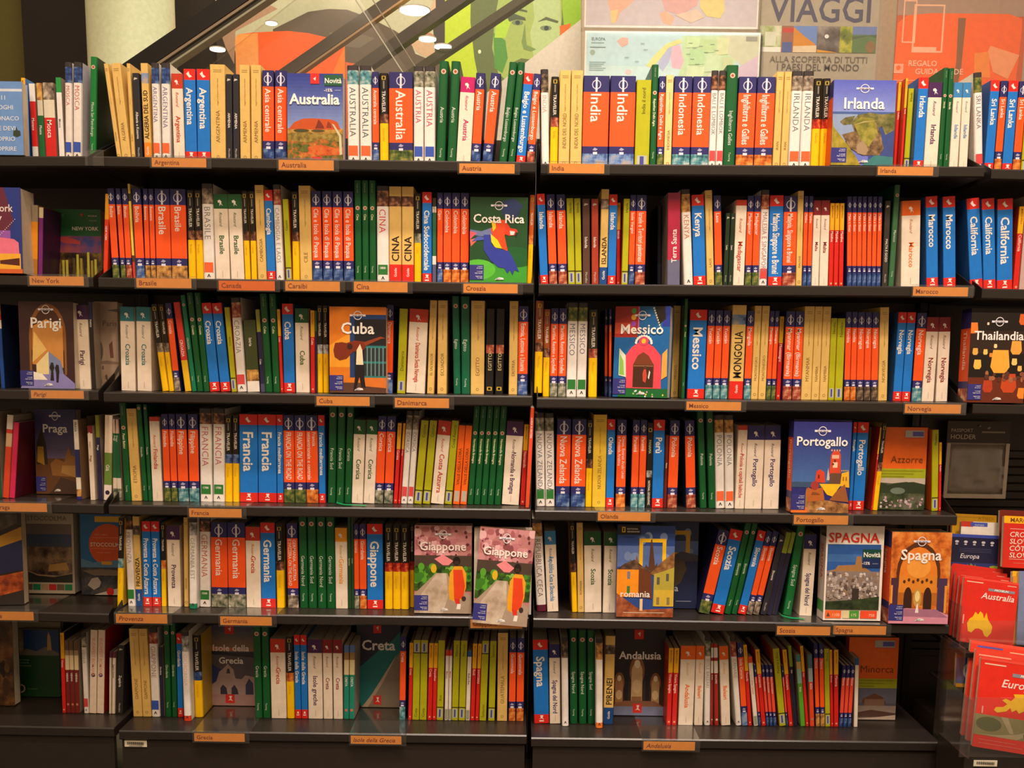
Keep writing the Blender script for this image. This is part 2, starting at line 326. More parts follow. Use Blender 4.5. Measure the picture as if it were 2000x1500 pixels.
def dress(st, root, ox, t, h, title, o):
    """The printing on one spine: emblem, title and series lettering, by kind of book."""
    cx = ox+t/2; E_ = MB(); y = -.00028; wt = 'f4ece4'
    if st in 'ls':
        r = min(.0105, t*.36); zc = h*.905; ringp(E_, cx, zc, r*.80, r, 'c8c4d8'); rc(E_, cx-r*.2, zc-r*1.5, cx+r*.2, zc+r*1.5, 'e4e0ec', -.00024)
        q = min(.006, t*.3); zb = h*.195; E_.poly([(cx-q, -.00018, zb), (cx-q*.2, -.00018, zb+q*.9), (cx+q, -.00018, zb+q*.3), (cx+q*.2, -.00018, zb-q*.3)], 'a8a4c4'); rc(E_, cx-q*.8, zb-q*1.6, cx+q*.8, zb-q*.7, 'e4e0ec')
        two = title.split('/')
        if len(two) == 2:
            for i, s in enumerate(two): letters(s, root, (cx+t*(.2-.4*i), y, h*.81), 'down', min(.30*t, .012), h*.545, wt, 0, .006)
        else: letters(title, root, (cx, y, h*.805), 'down', min((.50 if t < .036 else .42)*t, .024), h*.54, wt, 0, .01)
    elif st == 'r':
        q = min(.007, t*.28); zc = h*.94; E_.poly([(cx-q*.2, -.00018, zc+q), (cx-q, -.00018, zc+q*.2), (cx, -.00018, zc-q), (cx+q*.9, -.00018, zc-q*.6), (cx+q*.1, -.00018, zc)], wt)
        zc = h*.06; E_.poly([(cx-q*.9, -.00018, zc-q*.3), (cx-q*.2, -.00018, zc+q*.2), (cx-q*.5, -.00018, zc+q*1.1), (cx+q*.7, -.00018, zc+q*1.1), (cx+q*.4, -.00018, zc+q*.2), (cx+q*.9, -.00018, zc-q*.5), (cx, -.00018, zc)], wt); rc(E_, cx-q*.8, zc-q*1.2, cx+q*.8, zc-q*.75, wt)
        letters(title, root, (cx, y, h*.80), 'down', min(.55*t, .027), h*.66, wt, 0, .022)
    elif st == 'g':
        ez = float(o.get('e', .10)); r = min(.0058, t*.3); disc(E_, cx, h*(1-ez), r, 'd8c0a8'); disc(E_, cx, h*(1-ez), r*.55, 'b05040', -.00024)
        if ez > .2: letters(title, root, (cx, y, h*(1-ez-.06)), 'down', min(.34*t, .008), h*.35, 'e8e4b8', 0, .02); letters('Guide verdi', root, (cx, y, h*.97), 'down', min(.2*t, .004), h*.2, 'a8b89a', 0, .0, name='series_lettering')
        else: letters(title, root, (cx, y, h*.56), 'down', min(.42*t, .009), h*.33, 'dfe6da', 0, 0)
        letters('Touring', root, (cx, y, h*.16), 'down', min(.22*t, .0045), h*.14, 'd8e4d0', 0, .0, name='series_lettering')
    elif st == 'm':
        wz = float(o.get('w', .21)); letters(title, root, (cx, y, h*(1-wz-.03)), 'down', min(.56*t, .018), h*.62, o.get('c', '7a7a92'), 0, -.005, 0, 1.05)
        if o.get('b'):
            q = t*.40; rc(E_, cx-q, h*.08, cx+q, h*.185, BADGE[o['b']])
            if o.get('no'): letters(o['no'], root, (cx, -.00028, h*.14), 'across', .005, q*1.7, wt, .5, .02, name='badge_lettering')
        q = min(.004, t*.2); E_.poly([(cx-q, -.00018, h*.03), (cx-q*.2, -.00018, h*.03+q*1.8), (cx+q*.2, -.00018, h*.03+q*1.8), (cx+q, -.00018, h*.03), (cx+q*.4, -.00018, h*.03), (cx, -.00018, h*.03+q), (cx-q*.4, -.00018, h*.03)], '40383a')
    elif st == 'y':
        letters(title, root, (cx, y, h*float(o.get('z', .2))), 'up', min(.36*t, .009), h*.36, '8a6a38', 0, -.002); q = t*.28
        for k in range(2): rc(E_, cx-q, h*(.94-.018*k), cx+q, h*(.947-.018*k), 'a8864a')
        ln = letters('viaggiare nel paese a ritmo lento', root, (cx, y, h*.58), 'up', min(.16*t, .0035), h*.28, 'a8864a', 0, 0, name='subtitle'); ringp(E_, cx, h*.05, .0022, .0035, 'a8864a')
    elif st == 'Y':
        letters(title, root, (cx, y, h*.225), 'up', min(.62*t, .019), h*.5, '2c2016', 0, .012); letters('Guide', root, (cx, y, h*.06), 'up', min(.34*t, .006), h*.12, wt, 0, .01, name='series_lettering')
    elif st == 'w':
        q = min(.006, t*.2); zc = h*.90; E_.poly([(cx-q, -.00018, zc+q*.8), (cx-q*.2, -.00018, zc+q*1.1), (cx+q*.5, -.00018, zc+q*.4), (cx+q*.3, -.00018, zc-q*.2), (cx+q, -.00018, zc-q*1.2), (cx+q*.1, -.00018, zc-q*.5), (cx-q*.3, -.00018, zc-q*1.3), (cx-q*.3, -.00018, zc), (cx-q*.9, -.00018, zc)], wt)
        c = WC[o.get('c', 'r')]; letters('Routard', root, (cx, y, h*.79), 'down', min(.27*t, .0068), h*.19, o.get('s2', c), 0, .0, .35, name='series_lettering')
        letters(title, root, (cx+t*.03, y, h*float(o.get('z', .52))), 'down', min(.42*t, .0115), h*(float(o.get('z', .52))-.13), c, 0, .014); rc(E_, cx-q*.1, h*.03, cx+q*.15, h*.11, 'c8b49c')
    elif st == 'n':
        q = min(.0045, t*.25)
        for a in ((-q, .93, -q*.55, .965), (q*.55, .93, q, .965), (-q, .926, q, .932), (-q, .963, q, .969)): rc(E_, cx+a[0], h*a[1], cx+a[2], h*a[3], 'c8a83a')
        letters('TRAVELER', root, (cx, y, h*.805), 'down', min(.40*t, .008), h*.235, 'e8e0d0', 0, .012); letters(title, root, (cx, y, h*.40), 'down', min(.34*t, .006), h*.3, 'dca820', 0, 0, name='subtitle'); rc(E_, cx-q*.35, h*.83, cx+q*.35, h*.915, '8a8070')
    elif st == 'p':
        letters(title, root, (cx, y, h*.665), 'down', min(.55*t, .007), h*.25, 'ffdcd0', 0, .012); letters('MARCO POLO', root, (cx, y, h*.97), 'down', min(.3*t, .0045), h*.26, '9a5a10', 0, .01, name='series_lettering'); disc(E_, cx, h*.04, t*.22, 'f0a080')
    elif st in 'di':
        up = st == 'd'; q = t*.34
        z0, z1 = (h*.03, h*.145) if up else (h*.85, h*.965)
        rc(E_, cx-q, z0, cx+q, z1, 'b8bcae'); rc(E_, cx-q*.45, z0+.002, cx+q*.35, z1-.002, '4a4a92', -.00024)
        if not o.get('nl'): rc(E_, cx-t*.5, h*(.155 if up else .835), cx+t*.5, h*(.168 if up else .848), '3a3a1c')
        letters(title, root, (cx, y, h*float(o.get('z', .95 if up else .04))), 'up', min(.40*t, .0085), h*.7, '5a5a10', 1 if up and not o.get('z') else 0, 0)
    elif st == 'k':
        letters(title, root, (cx, y, h*.56), 'down', min(.40*t, .007), h*.4, 'e8e0d8', 0, .014); q = t*.3; E_.poly([(cx-q, -.00018, h*.92), (cx+q, -.00018, h*.935), (cx+q*.6, -.00018, h*.945), (cx-q*.7, -.00018, h*.95)], 'c8c0b8'); letters('Morellini', root, (cx, y, h*.15), 'down', min(.3*t, .005), h*.14, 'c8c0b8', 0, 0, name='series_lettering')
    elif st == 'e':
        q = min(.006, t*.3); zz = h*(.90 if o.get('up') else .045)
        for a in ((-q, 0, -q*.6, .035), (q*.6, 0, q, .035), (-q, -.004, q, .003), (-q, .033, q, .04)): rc(E_, cx+a[0], zz+h*a[1], cx+a[2], zz+h*a[3], 'e8c038')
        if o.get('up'): letters(title, root, (cx, y, h*.80), 'down', min(.42*t, .008), h*.28, 'd8d09a', 0, .0); letters('NATIONAL GEOGRAPHIC', root, (cx, y, h*.32), 'down', min(.38*t, .006), h*.29, 'e8e0d0', 0, .01, name='series_lettering')
        else: letters(title, root, (cx, y, h*.28), 'up', min(.45*t, .009), h*.26, 'd8c890', 0, .01)
    else:
        d = o.get('d', 'down'); letters(title, root, (cx, y, h*float(o.get('z', .55))), d, min(float(o.get('k', .45))*t, .013), h*float(o.get('ml', .45)), o.get('tc', wt), 0, .012)
        if o.get('dot'): disc(E_, cx, h*float(o['dot']), t*.3, o.get('dc', '302838'))
        if o.get('stk'): a, bb, cc = o['stk'].split('-'); rc(E_, cx-t*.36, h*float(a), cx+t*.36, h*float(bb), cc)
    emblem(root, E_, h)

def bands_of(st, o):
    p = PIC.get(o.get('p', 'f'), o.get('p', 'f'))
    if st == 'l': return [(.175, NAVY), (.765, ORANGE), (.845, NAVY), (1, PIC[o.get('p', 'a')])], '25265a'
    if st == 's': return [(.2, NAVY), (.77, 'f05038'), (.86, NAVY), (1, PIC[o.get('p', 'g')])], '25265a'
    if st == 'r': return [(.118, RED), (.893, BLUE), (1, RED)], '2a5a9a'
    if st == 'g': return [(1, o.get('c', GREEN))], '0c4a24'
    if st == 'm': return [(.05, '3a3434'), (float(o.get('w', .21)), PIC[o.get('p', 'k')]), (float(o.get('f', .999)), WHITE), (1, o.get('fc', WHITE))], 'ddd8d0'
    if st == 'y': return [(1, o.get('c', TAN))], 'dcb868'
    if st == 'Y': return [(.10, TAN), (.205, PIC[o.get('p', 'k')]), (.81, TAN), (1, o.get('c', RED))], 'dcb868'
    if st == 'w': return [(float(o.get('h', .17)), WC[o.get('c', 'r')]), (1, CREAM)], 'd8c8b4'
    if st == 'n': return [(float(o.get('v', .445)), o.get('c', BLACK)), (.55, PIC[o.get('p', 'n')]), (1, YEL)], 'c09a30'
    if st == 'p': return [(.32, 'f4b41c'), (1, 'd8241a')], 'b8301a'
    if st in 'di': return [(1, OLIVE)], 'c85a1a'
    if st == 'k': return [(1, o.get('c', '2a2a30'))], '26262c'
    if st == 'e': return [(.42, BLACK), (.52, PIC['h']), (1, BLACK)] if not o.get('up') else [(.56, BLACK), (.64, PIC['w']), (1, BLACK)], '20202a'
    return [((float(a.split(':', 1)[0])), PIC.get(a.split(':', 1)[1], a.split(':', 1)[1])) for a in o['B'].split('/')], o.get('side', 'a09080')

BOOKS = []                                     # every spine-out book, with what its label needs
def shelf_row(row, txt):
    """bl br tl|kind|title|options, in pixels of the photograph (scaled crops: @offset scale top)."""
    off, sc, top = 0, 5, 0; out = []; dup = lambda s: dict(q.split('=', 1) for q in s.split(';') if q)
    for ln in txt.strip().split('\n'):
        ln = ln.strip()
        if ln[0] == '@':
            off, sc, top = [float(q) for q in ln[1:].split()]; continue
        p = ln.split('|'); q = p[0].split(); o = dup(p[3]) if len(p) > 3 else {}
        bl, br = off+float(q[0])/sc, off+float(q[1])/sc; tl = off+float(q[2])/sc if len(q) > 2 else None
        st = p[1]; S = float(o.get('S', SET[row])); xm = (bl+br)/2
        X = solve_x(xm, S, bp(xm, {1: 310, 2: 548, 3: 776, 4: 996, 5: 1206, 6: 1437}[row], 0).z); u = 'L' if X < -1.0 else 'M' if X < 0 else 'R' if X < (.998 if row > 2 else .995) else 'F'
        u = o.get('u', u); z = zsh(u, row, X)+.0008
        x0, x1 = solve_x(bl, S, z), solve_x(br, S, z)
        h = HT.get(st, .2)*RM[row]
        if 't' in o: h = bp(xm if tl is None else tl+(br-bl)/2, top+float(o['t'])/sc, S).z-z
        if row > 1 and (u, row-1) in ZL: h = min(h, zsh(u, row-1, X)-TH-z-.004)
        zz = z+float(o.get('z0', 0))
        tan = (solve_x(tl, S, z+h)-x0)/h if tl is not None else 0.0
        if abs(tan) < .006: tan = 0.0
        out.append(dict(x0=x0, x1=x1, tan=tan, S=S, z=zz, h=h, st=st, title=p[2], o=o, row=row, u=u, px=xm))
    prev = None
    for b in out:                              # neighbours may touch, never overlap
        if prev and abs(prev['S']-b['S']) < .09 and prev['u'] == b['u'] and not b['o'].get('free'):
            if b['x0'] < prev['x1']: b['x0'] = min(prev['x1'], b['x1']-.004)
            zz = min(prev['h'], b['h']); pe = prev['x1']+zz*prev['tan']
            if b['x0']+zz*b['tan'] < pe: b['tan'] = (pe-b['x0'])/zz+.0005
        prev = b
    for b in out:
        st = b['st']; bands, side = bands_of(st, b['o']); side = b['o'].get('side', side)
        if b['tan'] > .0: pass
        root, ox, t = spine_book(b['x0'], b['x1'], b['tan'], b['S'], b['z'], b['h'], float(b['o'].get('dp', DP.get(st, .11))), bands, side, .005 if st in 'gmn' else .0022, KIND.get(st, 'paperback'))
        dress(st, root, ox, t, b['h'], b['title'], b['o']); b['root'] = root; BOOKS.append(b)

# ------------------------------------------------------------------ the books, shelf by shelf
shelf_row(1, '''
@0 4 90
195 228|p|Monaco|t=248;side=3a7ac8
252 300|c|Monaco|B=.23:f0ece4/.82:d8281e/1:e8e2da;t=293;D=thin white and red guide
310 355|c|Mosca|B=.22:b/.42:d8d0b8/1:1e6a34;t=288;z=.45;D=photo-topped guide with green foot
359 446|c|Mosca|B=.22:f/.45:e8e0c8/1:d82a26;t=285;z=.52;D=photo-topped guide with broad red foot
462 505|c|Mosca|B=.18:2a9a4a/1:f4f0ec;t=245;z=.5;tc=8a8a90;D=thin white guide with green tip
507 563 500|m|MOSCA|b=b;p=g;c=d86a6a
567 637 568|m|MOSCA|b=b;p=g;c=d86a6a;side=e8e4f0
694 748 702|g|Mosca San Pietroburgo|c=117a36;side=14301e
915 950 806|y|ALBANIA|
952 1025 864|y|ALGERIA|
1027 1057 985|y|ALGERIA|
1062 1115 1030|k|Albania e Kosovo|
1128 1186 1094|Y|ALGERIA DEL SUD|c=f08a1e;p=j
1195 1256 1174|m|ARGENTINA|b=o;p=g;c=7a7aa8
1262 1332 1252|m|ARGENTINA|b=o;p=g;c=7a7aa8
1358 1446 1338|w|Argentina|c=r
1448 1541 1430|r|Argentina|
1542 1645 1532|r|Argentina|
1647 1765 1632|y|ARGENTINA|
1768 1817 1762|k|ARMENIA|
1820 1872 1815|k|ARMENIA|
1876 1956 1868|y|ARMENIA|
1962 2042 1957|y|ARMENIA|
@400 4 90
452 543 446|l|Asia centrale|p=g
548 641 546|l|Asia centrale|p=g
1115 1206 1108|m|AUSTRALIA|b=o;p=e;c=5a6a70;w=.19
1212 1305 1206|m|AUSTRALIA|b=o;p=e;c=5a6a70;w=.19
1309 1363|l|Australia centrale|p=a
1366 1436|n|Australia|
1440 1626|l|Australia|p=c
1630 1709|m|AUSTRIA|b=b;p=i;c=d84a68
1713 1800|m|AUSTRIA|b=b;p=i;c=d84a68
@800 4 90
205 277 232|g|Austria|
290 361 326|g|Austria|
362 476 400|w|Austria|c=k;h=.175
478 551 519|l|Austria|p=g
563 642 636|l|Austria|p=g
693 757 780|g|Belgio Lussemburgo|
765 822 842|g|Belgio Lussemburgo|
828 902 887|r|Belgio e Lussemburgo|
910 971 956|l|Belgio e Lussemburgo|p=h
1030 1092 1022|m|INDIA|w=.235;p=k;c=e8a8a0;u=R
1095 1157|n|India|p=h
1160 1247|y|INDIA DEL NORD|
1250 1341|y|INDIA DEL NORD|
1344 1547|l|India|p=j
1553 1750|l|India|p=j
1755 1870|d|India il nord|z=.62;nl=1
1873 1926 1880|g|Rajasthan Delhi Agra|e=.27
@1200 4 90
327 381|l|Rajasthan, Delhi e Agra|p=c
384 443 390|y|INDONESIA|t=225;c=ecd08c
446 587|l|Indonesia|p=e
591 731|l|Indonesia|p=e
733 789 741|m|BALI E LOMBOK|b=r;p=n;c=7a7a80;w=.2
791 846|m|BALI E LOMBOK|b=r;p=n;c=7a7a80;w=.2
848 941 860|g|Inghilterra Galles|
944 1083|l|Inghilterra e Galles|p=d
1087 1229|l|Inghilterra e Galles|p=d
1233 1292|y|IRAN|
1295 1352|y|IRAN|
1356 1443 1366|m|IRLANDA|b=o;p=f;c=7a7a80;w=.2
1446 1531 1457|m|IRLANDA|b=o;p=f;c=7a7a80;w=.2
1533 1599 1543|n|Irlanda|p=r
1601 1666 1606|n|Irlanda|p=r
@1500 4 90
978 1003|p|Dublino|t=280;S=.07
1004 1051|p|Irlanda|t=250
1056 1102|d|Irlanda|t=330;S=.07
1111 1211 1130|r|Irlanda|
1214 1322 1232|w|Irlanda|c=p
1324 1364 1362|g|Irlanda|e=.27;t=168
1367 1412 1402|g|Islanda|e=.27;t=172
1414 1483 1440|w|Islanda|c=b;s2=8a8a98
1490 1557 1500|w|Islanda|c=b;s2=8a8a98
1618 1684 1610|m|SRI LANKA|b=r;p=c;c=7a6a70;w=.2;t=205
1688 1760|r|Sri Lanka|
1764 1822|l|Sri Lanka|p=d
1826 1905|r|Sri Lanka|
1908 1970|l|Sri Lanka|p=d
1974 2040|d|Sri Lanka|t=345
''')
shelf_row(2, '''
@0 5 335
297 363 303|c||B=.23:9a8a74/.75:e8961e/1:b87a2a;t=328;D=orange and grey city guide;side=8a5a20
367 412 376|c||B=.15:d8c8a4/1:7a2a7a;t=350;D=purple book with pale top;side=3c1640
1004 1048 1024|c|NEW YORK|B=.3:f0a81e/1:e8401e;t=218;z=.62;D=slim orange and yellow guide;side=c8381a
1098 1167 1042|l|Belize|p=c
1180 1231 1122|l|Belize|p=c
1233 1292 1184|l|Bhutan|p=h
1298 1324 1234|c||B=.1:e8c83a/.18:3a3020/.75:f0d048/.82:5a3a20/1:d83a28;t=120;D=thin pale yellow book
1330 1417 1284|l|Bolivia|p=a
1419 1469 1390|l|Botswana|p=b
1472 1524 1444|l|Botswana|p=b
1527 1674 1504|l|Brasile|p=b
1677 1832 1651|l|Brasile|p=b
1838 1912 1815|n|Brasile|
1915 1986 1885|n|Brasile|
@350 5 335
235 348 188|m|BRASILE|b=o;p=f;c=8a8a90
357 497 318|w|Brasile|c=g
505 637 468|w|Brasile|c=g
640 697 605|n|California|
702 760 675|n|Canada|
768 856 730|y|CAMBOGIA|
858 942 824|r|Cambogia|
945 1022 900|m|CAMBOGIA E LAOS|p=h;c=9a9a90
1044 1102 1005|d|Canarie|t=270;z=.62
1105 1177 1084|n|Caraibi|
1182 1299 1158|y|CILE|
1303 1399 1284|l|Cile e Isola di Pasqua|p=g
1404 1499 1391|l|Cile e Isola di Pasqua|p=g
1504 1601 1495|l|Cile e Isola di Pasqua|p=g
1607 1707 1597|l|Cile e Isola di Pasqua|p=g
1714 1784 1702|g|Cina|e=.27
1787 1854 1776|g|Cina|e=.27
1857 1924 1848|g|Cina|e=.27
@700 5 335
180 300 172|m|CINA|b=g;no=1800;p=n;c=d84a50
302 421|Y|CINA|p=n
424 541|Y|CINA|p=n
544 614|n|Cina|p=i
621 716|r|Cina Sudoccidentale|
719 760|c|LETTO|B=.1:3a302c/.17:e8dcc8/.68:2a6a4a/.78:e8e4dc/1:5a5a7a;t=258;z=.9;ml=.3;tc=5a4a3a;D=thin green guide with white foot
766 824|l|Cipro|p=a
827 906|l|Colombia|p=d
908 990|l|Colombia|p=d
993 1077|l|Colombia|p=d
1645 1695 1676|n|Costa Rica|c=c8581a;p=d
@1030 5 335
125 206 90|r|Islanda|
212 294 184|l|Islanda|p=h
303 390 282|l|Islanda|p=h
399 467 380|d|Islanda|
470 534 455|d|Islanda|
540 614 536|k|Islanda|c=5a3a30
627 697 624|k|Islanda|c=a83a24
700 777|Y|ISLANDA|c=1c4a8a;p=f
781 863 787|r|Islanda|
868 908 872|p|Islanda|t=305;S=.07
912 980|d|Irlanda|
983 1043 990|l|Isole Vergini|p=g
1047 1147 1056|l|Israele e Territori palestinesi|p=h
1268 1312 1270|c||B=.7:14162a/1:20263c;t=330;S=.13;D=dark navy booklet set back;side=101222
1320 1490 1326|c|Terra Santa|B=.08:a83a5a/.72:b82a48/1:6a6a86;t=208;d=up;z=.25;ml=.36;k=.42;D=thick crimson and grey book
1530 1622 1498|m|KENYA|w=.235;p=b;c=c87a50
1625 1747 1602|r|Kenya|
1754 1827 1732|y|LAOS|
1833 1907 1818|l|Laos|p=c
1910 1956|k|Laos|c=22341e;t=405
1958 2003|k|Laos|c=22341e;t=408
@1380 5 335
257 366 247|w|Madagascar|c=r;h=.065
372 437 368|l|Madagascar|p=c
440 506 442|l|Madagascar|p=c
508 592 512|m|MALESIA E SINGAPORE|b=r;p=h;c=a87a80;w=.2
600 735 612|r|Malaysia Singapore e Brunei|
737 869 750|l|Malaysia, Singapore e Brunei|p=h
871 931 889|y|MALDIVE|
933 976 957|l|Maldive|p=g
978 1022 1003|l|Maldive|p=g
1024 1096 1050|w|Malta|c=m;s2=8a6a70
1100 1186 1110|w|Malta|c=m;s2=8a6a70
1190 1236 1188|p|Maldive|
1239 1286 1248|p|Maldive|
1290 1336 1302|p|Maldive|
1371 1418 1376|l|Malta e Gozo|p=g
1420 1466 1426|l|Malta e Gozo|p=g
1468 1514 1476|l|Malta e Gozo|p=g
1516 1561 1525|l|Malta e Gozo|p=g
1564 1609 1577|l|Malta e Gozo|p=g
1611 1656 1627|l|Malta e Gozo|p=g
1658 1702 1677|l|Malta e Gozo|p=g
1712 1769 1746|k|MALTA E GOZO|c=3a342e
1775 1832 1842|g|Marocco|c=3a6a44;t=130
@1600 5 335
797 982 808|w|Marocco|c=o;s2=c8783a
1048 1165 1040|r|Marocco|
1213 1337 1207|r|Marocco|
1475 1602 1438|r|California|u=F
1605 1728 1590|r|California|u=F
1735 1888 1742|r|California|u=F
1890 1946|p|California|u=F;t=340
1951 2040|c||B=.3:6a5a58/1:c8a8a0;t=235;u=F;D=pale pink tall book at the row's end
''')
shelf_row(3, '''
@0 5 560
8 48|c||B=.12:d8981e/.19:c8401e/.29:e8e0d0/1:1a4a98;t=168;D=blue book with yellow and white top;side=16264a
748 890|w|Parigi|c=p;s2=6a5a50;z=.46
895 936|c|PARIGI|B=.2:2c2a56/1:2a2420;t=150;z=.8;ml=.3;D=thin dark book
1183 1324 1166|w|Croazia|c=t;s2=6a7a80;z=.56
1340 1482 1324|w|Croazia|c=t;s2=6a7a80;z=.56
1580 1645 1468|n|Croazia|p=f
1648 1699 1545|n|Croazia|p=f
1702 1764 1609|l|Croazia|p=f
1805 1868 1688|c|CROAZIA|B=.65:e0382a/1:f0c01e;t=150;z=.58;ml=.25;D=slim red guide with yellow foot
1872 1919 1757|g|CROAZIA|c=0e7a54;t=80
1921 1984 1815|g|Croazia|e=.27;t=38
1986 2048 1890|g|Croazia|e=.27;t=38
@350 5 560
300 397 205|r|Croazia|
405 502 314|r|Croazia|
510 562 436|d|Croazia|z=.55
565 658 496|m|CROAZIA|b=r;p=h;c=8a8a88
665 787 621|c|Istria|B=.69:46502a/.85:b/1:f0e8dc;t=325;z=.75;ml=.3;k=.25;side=3a4424;D=short moss green guide with white foot
795 836 740|c|Cuba|B=.27:9aa03a/.9:24244a/1:4a4a70;t=222;z=.4;ml=.25;D=thin navy guide with olive tip
838 911 780|g|Cuba|e=.27;t=52
914 986 869|g|Cuba|e=.27;t=52
988 1020 950|p|Cuba|t=220
1022 1132 999|r|Cuba|
1140 1274 1129|w|Cuba|c=g;s2=6a7058;z=.5
1284 1327 1278|p|Cuba|t=232
1329 1349|c||B=.25:3a6a34/1:24244a;t=235;D=thin navy strip of a guide
1350 1403|n|Cuba|p=w
1405 1462|n|Cuba|p=w
@700 5 560
261 332 275|l|Danimarca|p=j
375 457 400|d|Danimarca|z=.27;nl=1
465 648 499|w|Danimarca Svezia Norvegia|c=r;h=.155;z=.6
668 738 699|y|EL SALVADOR|
768 862 777|y|ECUADOR|
929 1001 911|g|Egitto|c=0e6444;t=90
1004 1092 998|g|Egitto|c=0e6444;t=95
1094 1228 1100|y|EGITTO|
1238 1318 1252|e|EGITTO|
1332 1412 1350|e|EGITTO|
1465 1551|y|ERITREA|
1553 1650 1564|l|Estonia, Lettonia e Lituania|p=a
@1030 5 560
64 143 84|n|Messico|u=R;t=172;z0=.008;c=8a4a24
148 214 162|n|Messico|c=9a4a20;p=n
216 292|l|Mauritius, Reunion e Seychelles|p=i
295 374|l|Mauritius, Reunion e Seychelles|p=i
378 477|m|MESSICO|b=g;p=c;c=6a6a88;w=.195
480 574|m|MESSICO|b=g;p=c;c=6a6a88;w=.195
595 680 606|n|Messico|p=h;c=2a2c22
754 784 757|l|Messico|p=g;S=.10
786 822 764|l|Messico|p=g;S=.07
1398 1471|y|MESSICO|S=.10
1475 1537|g|Messico|e=.27;t=92
1558 1727|r|Messico|
1732 1804|l|Yucatán|p=e
1807 1879|l|Yucatán|p=e
1882 1952|l|Yucatán|p=e
@1380 5 560
216 354|Y|MONGOLIA|p=j
360 430|l|Mongolia|p=e
432 501 438|y|MONTENEGRO|
503 577|y|MONTENEGRO|
579 626|l|Montenegro|p=c
628 673|l|Montenegro|p=c
675 722|p|Montenegro|t=290;S=.07
741 830 751|l|Myanmar (Birmania)|p=h
834 920 843|l|Myanmar (Birmania)|p=h
922 1021 942|y|MYANMAR|
1022 1100 1040|y|NAMIBIA|
1102 1183 1120|y|NAMIBIA|
1185 1247 1205|d|Namibia|nl=1;t=308
1250 1328 1264|d|Namibia|nl=1;t=310
1341 1400 1358|l|Namibia|p=d
1402 1459 1412|l|Namibia|p=d
1461 1532 1474|l|Nicaragua|p=k
1534 1601 1546|l|Nicaragua|p=k
1604 1672 1620|l|Nicaragua|p=k
1675 1764 1697|y|NORVEGIA|
@1600 5 560
718 803|r|Norvegia|
805 890|r|Norvegia|
901 997|l|Norvegia|p=e
1000 1119 1008|w|Norvegia|c=m;s2=8a6058
1138 1252 1160|w|Norvegia|c=m;s2=8a6058
''')
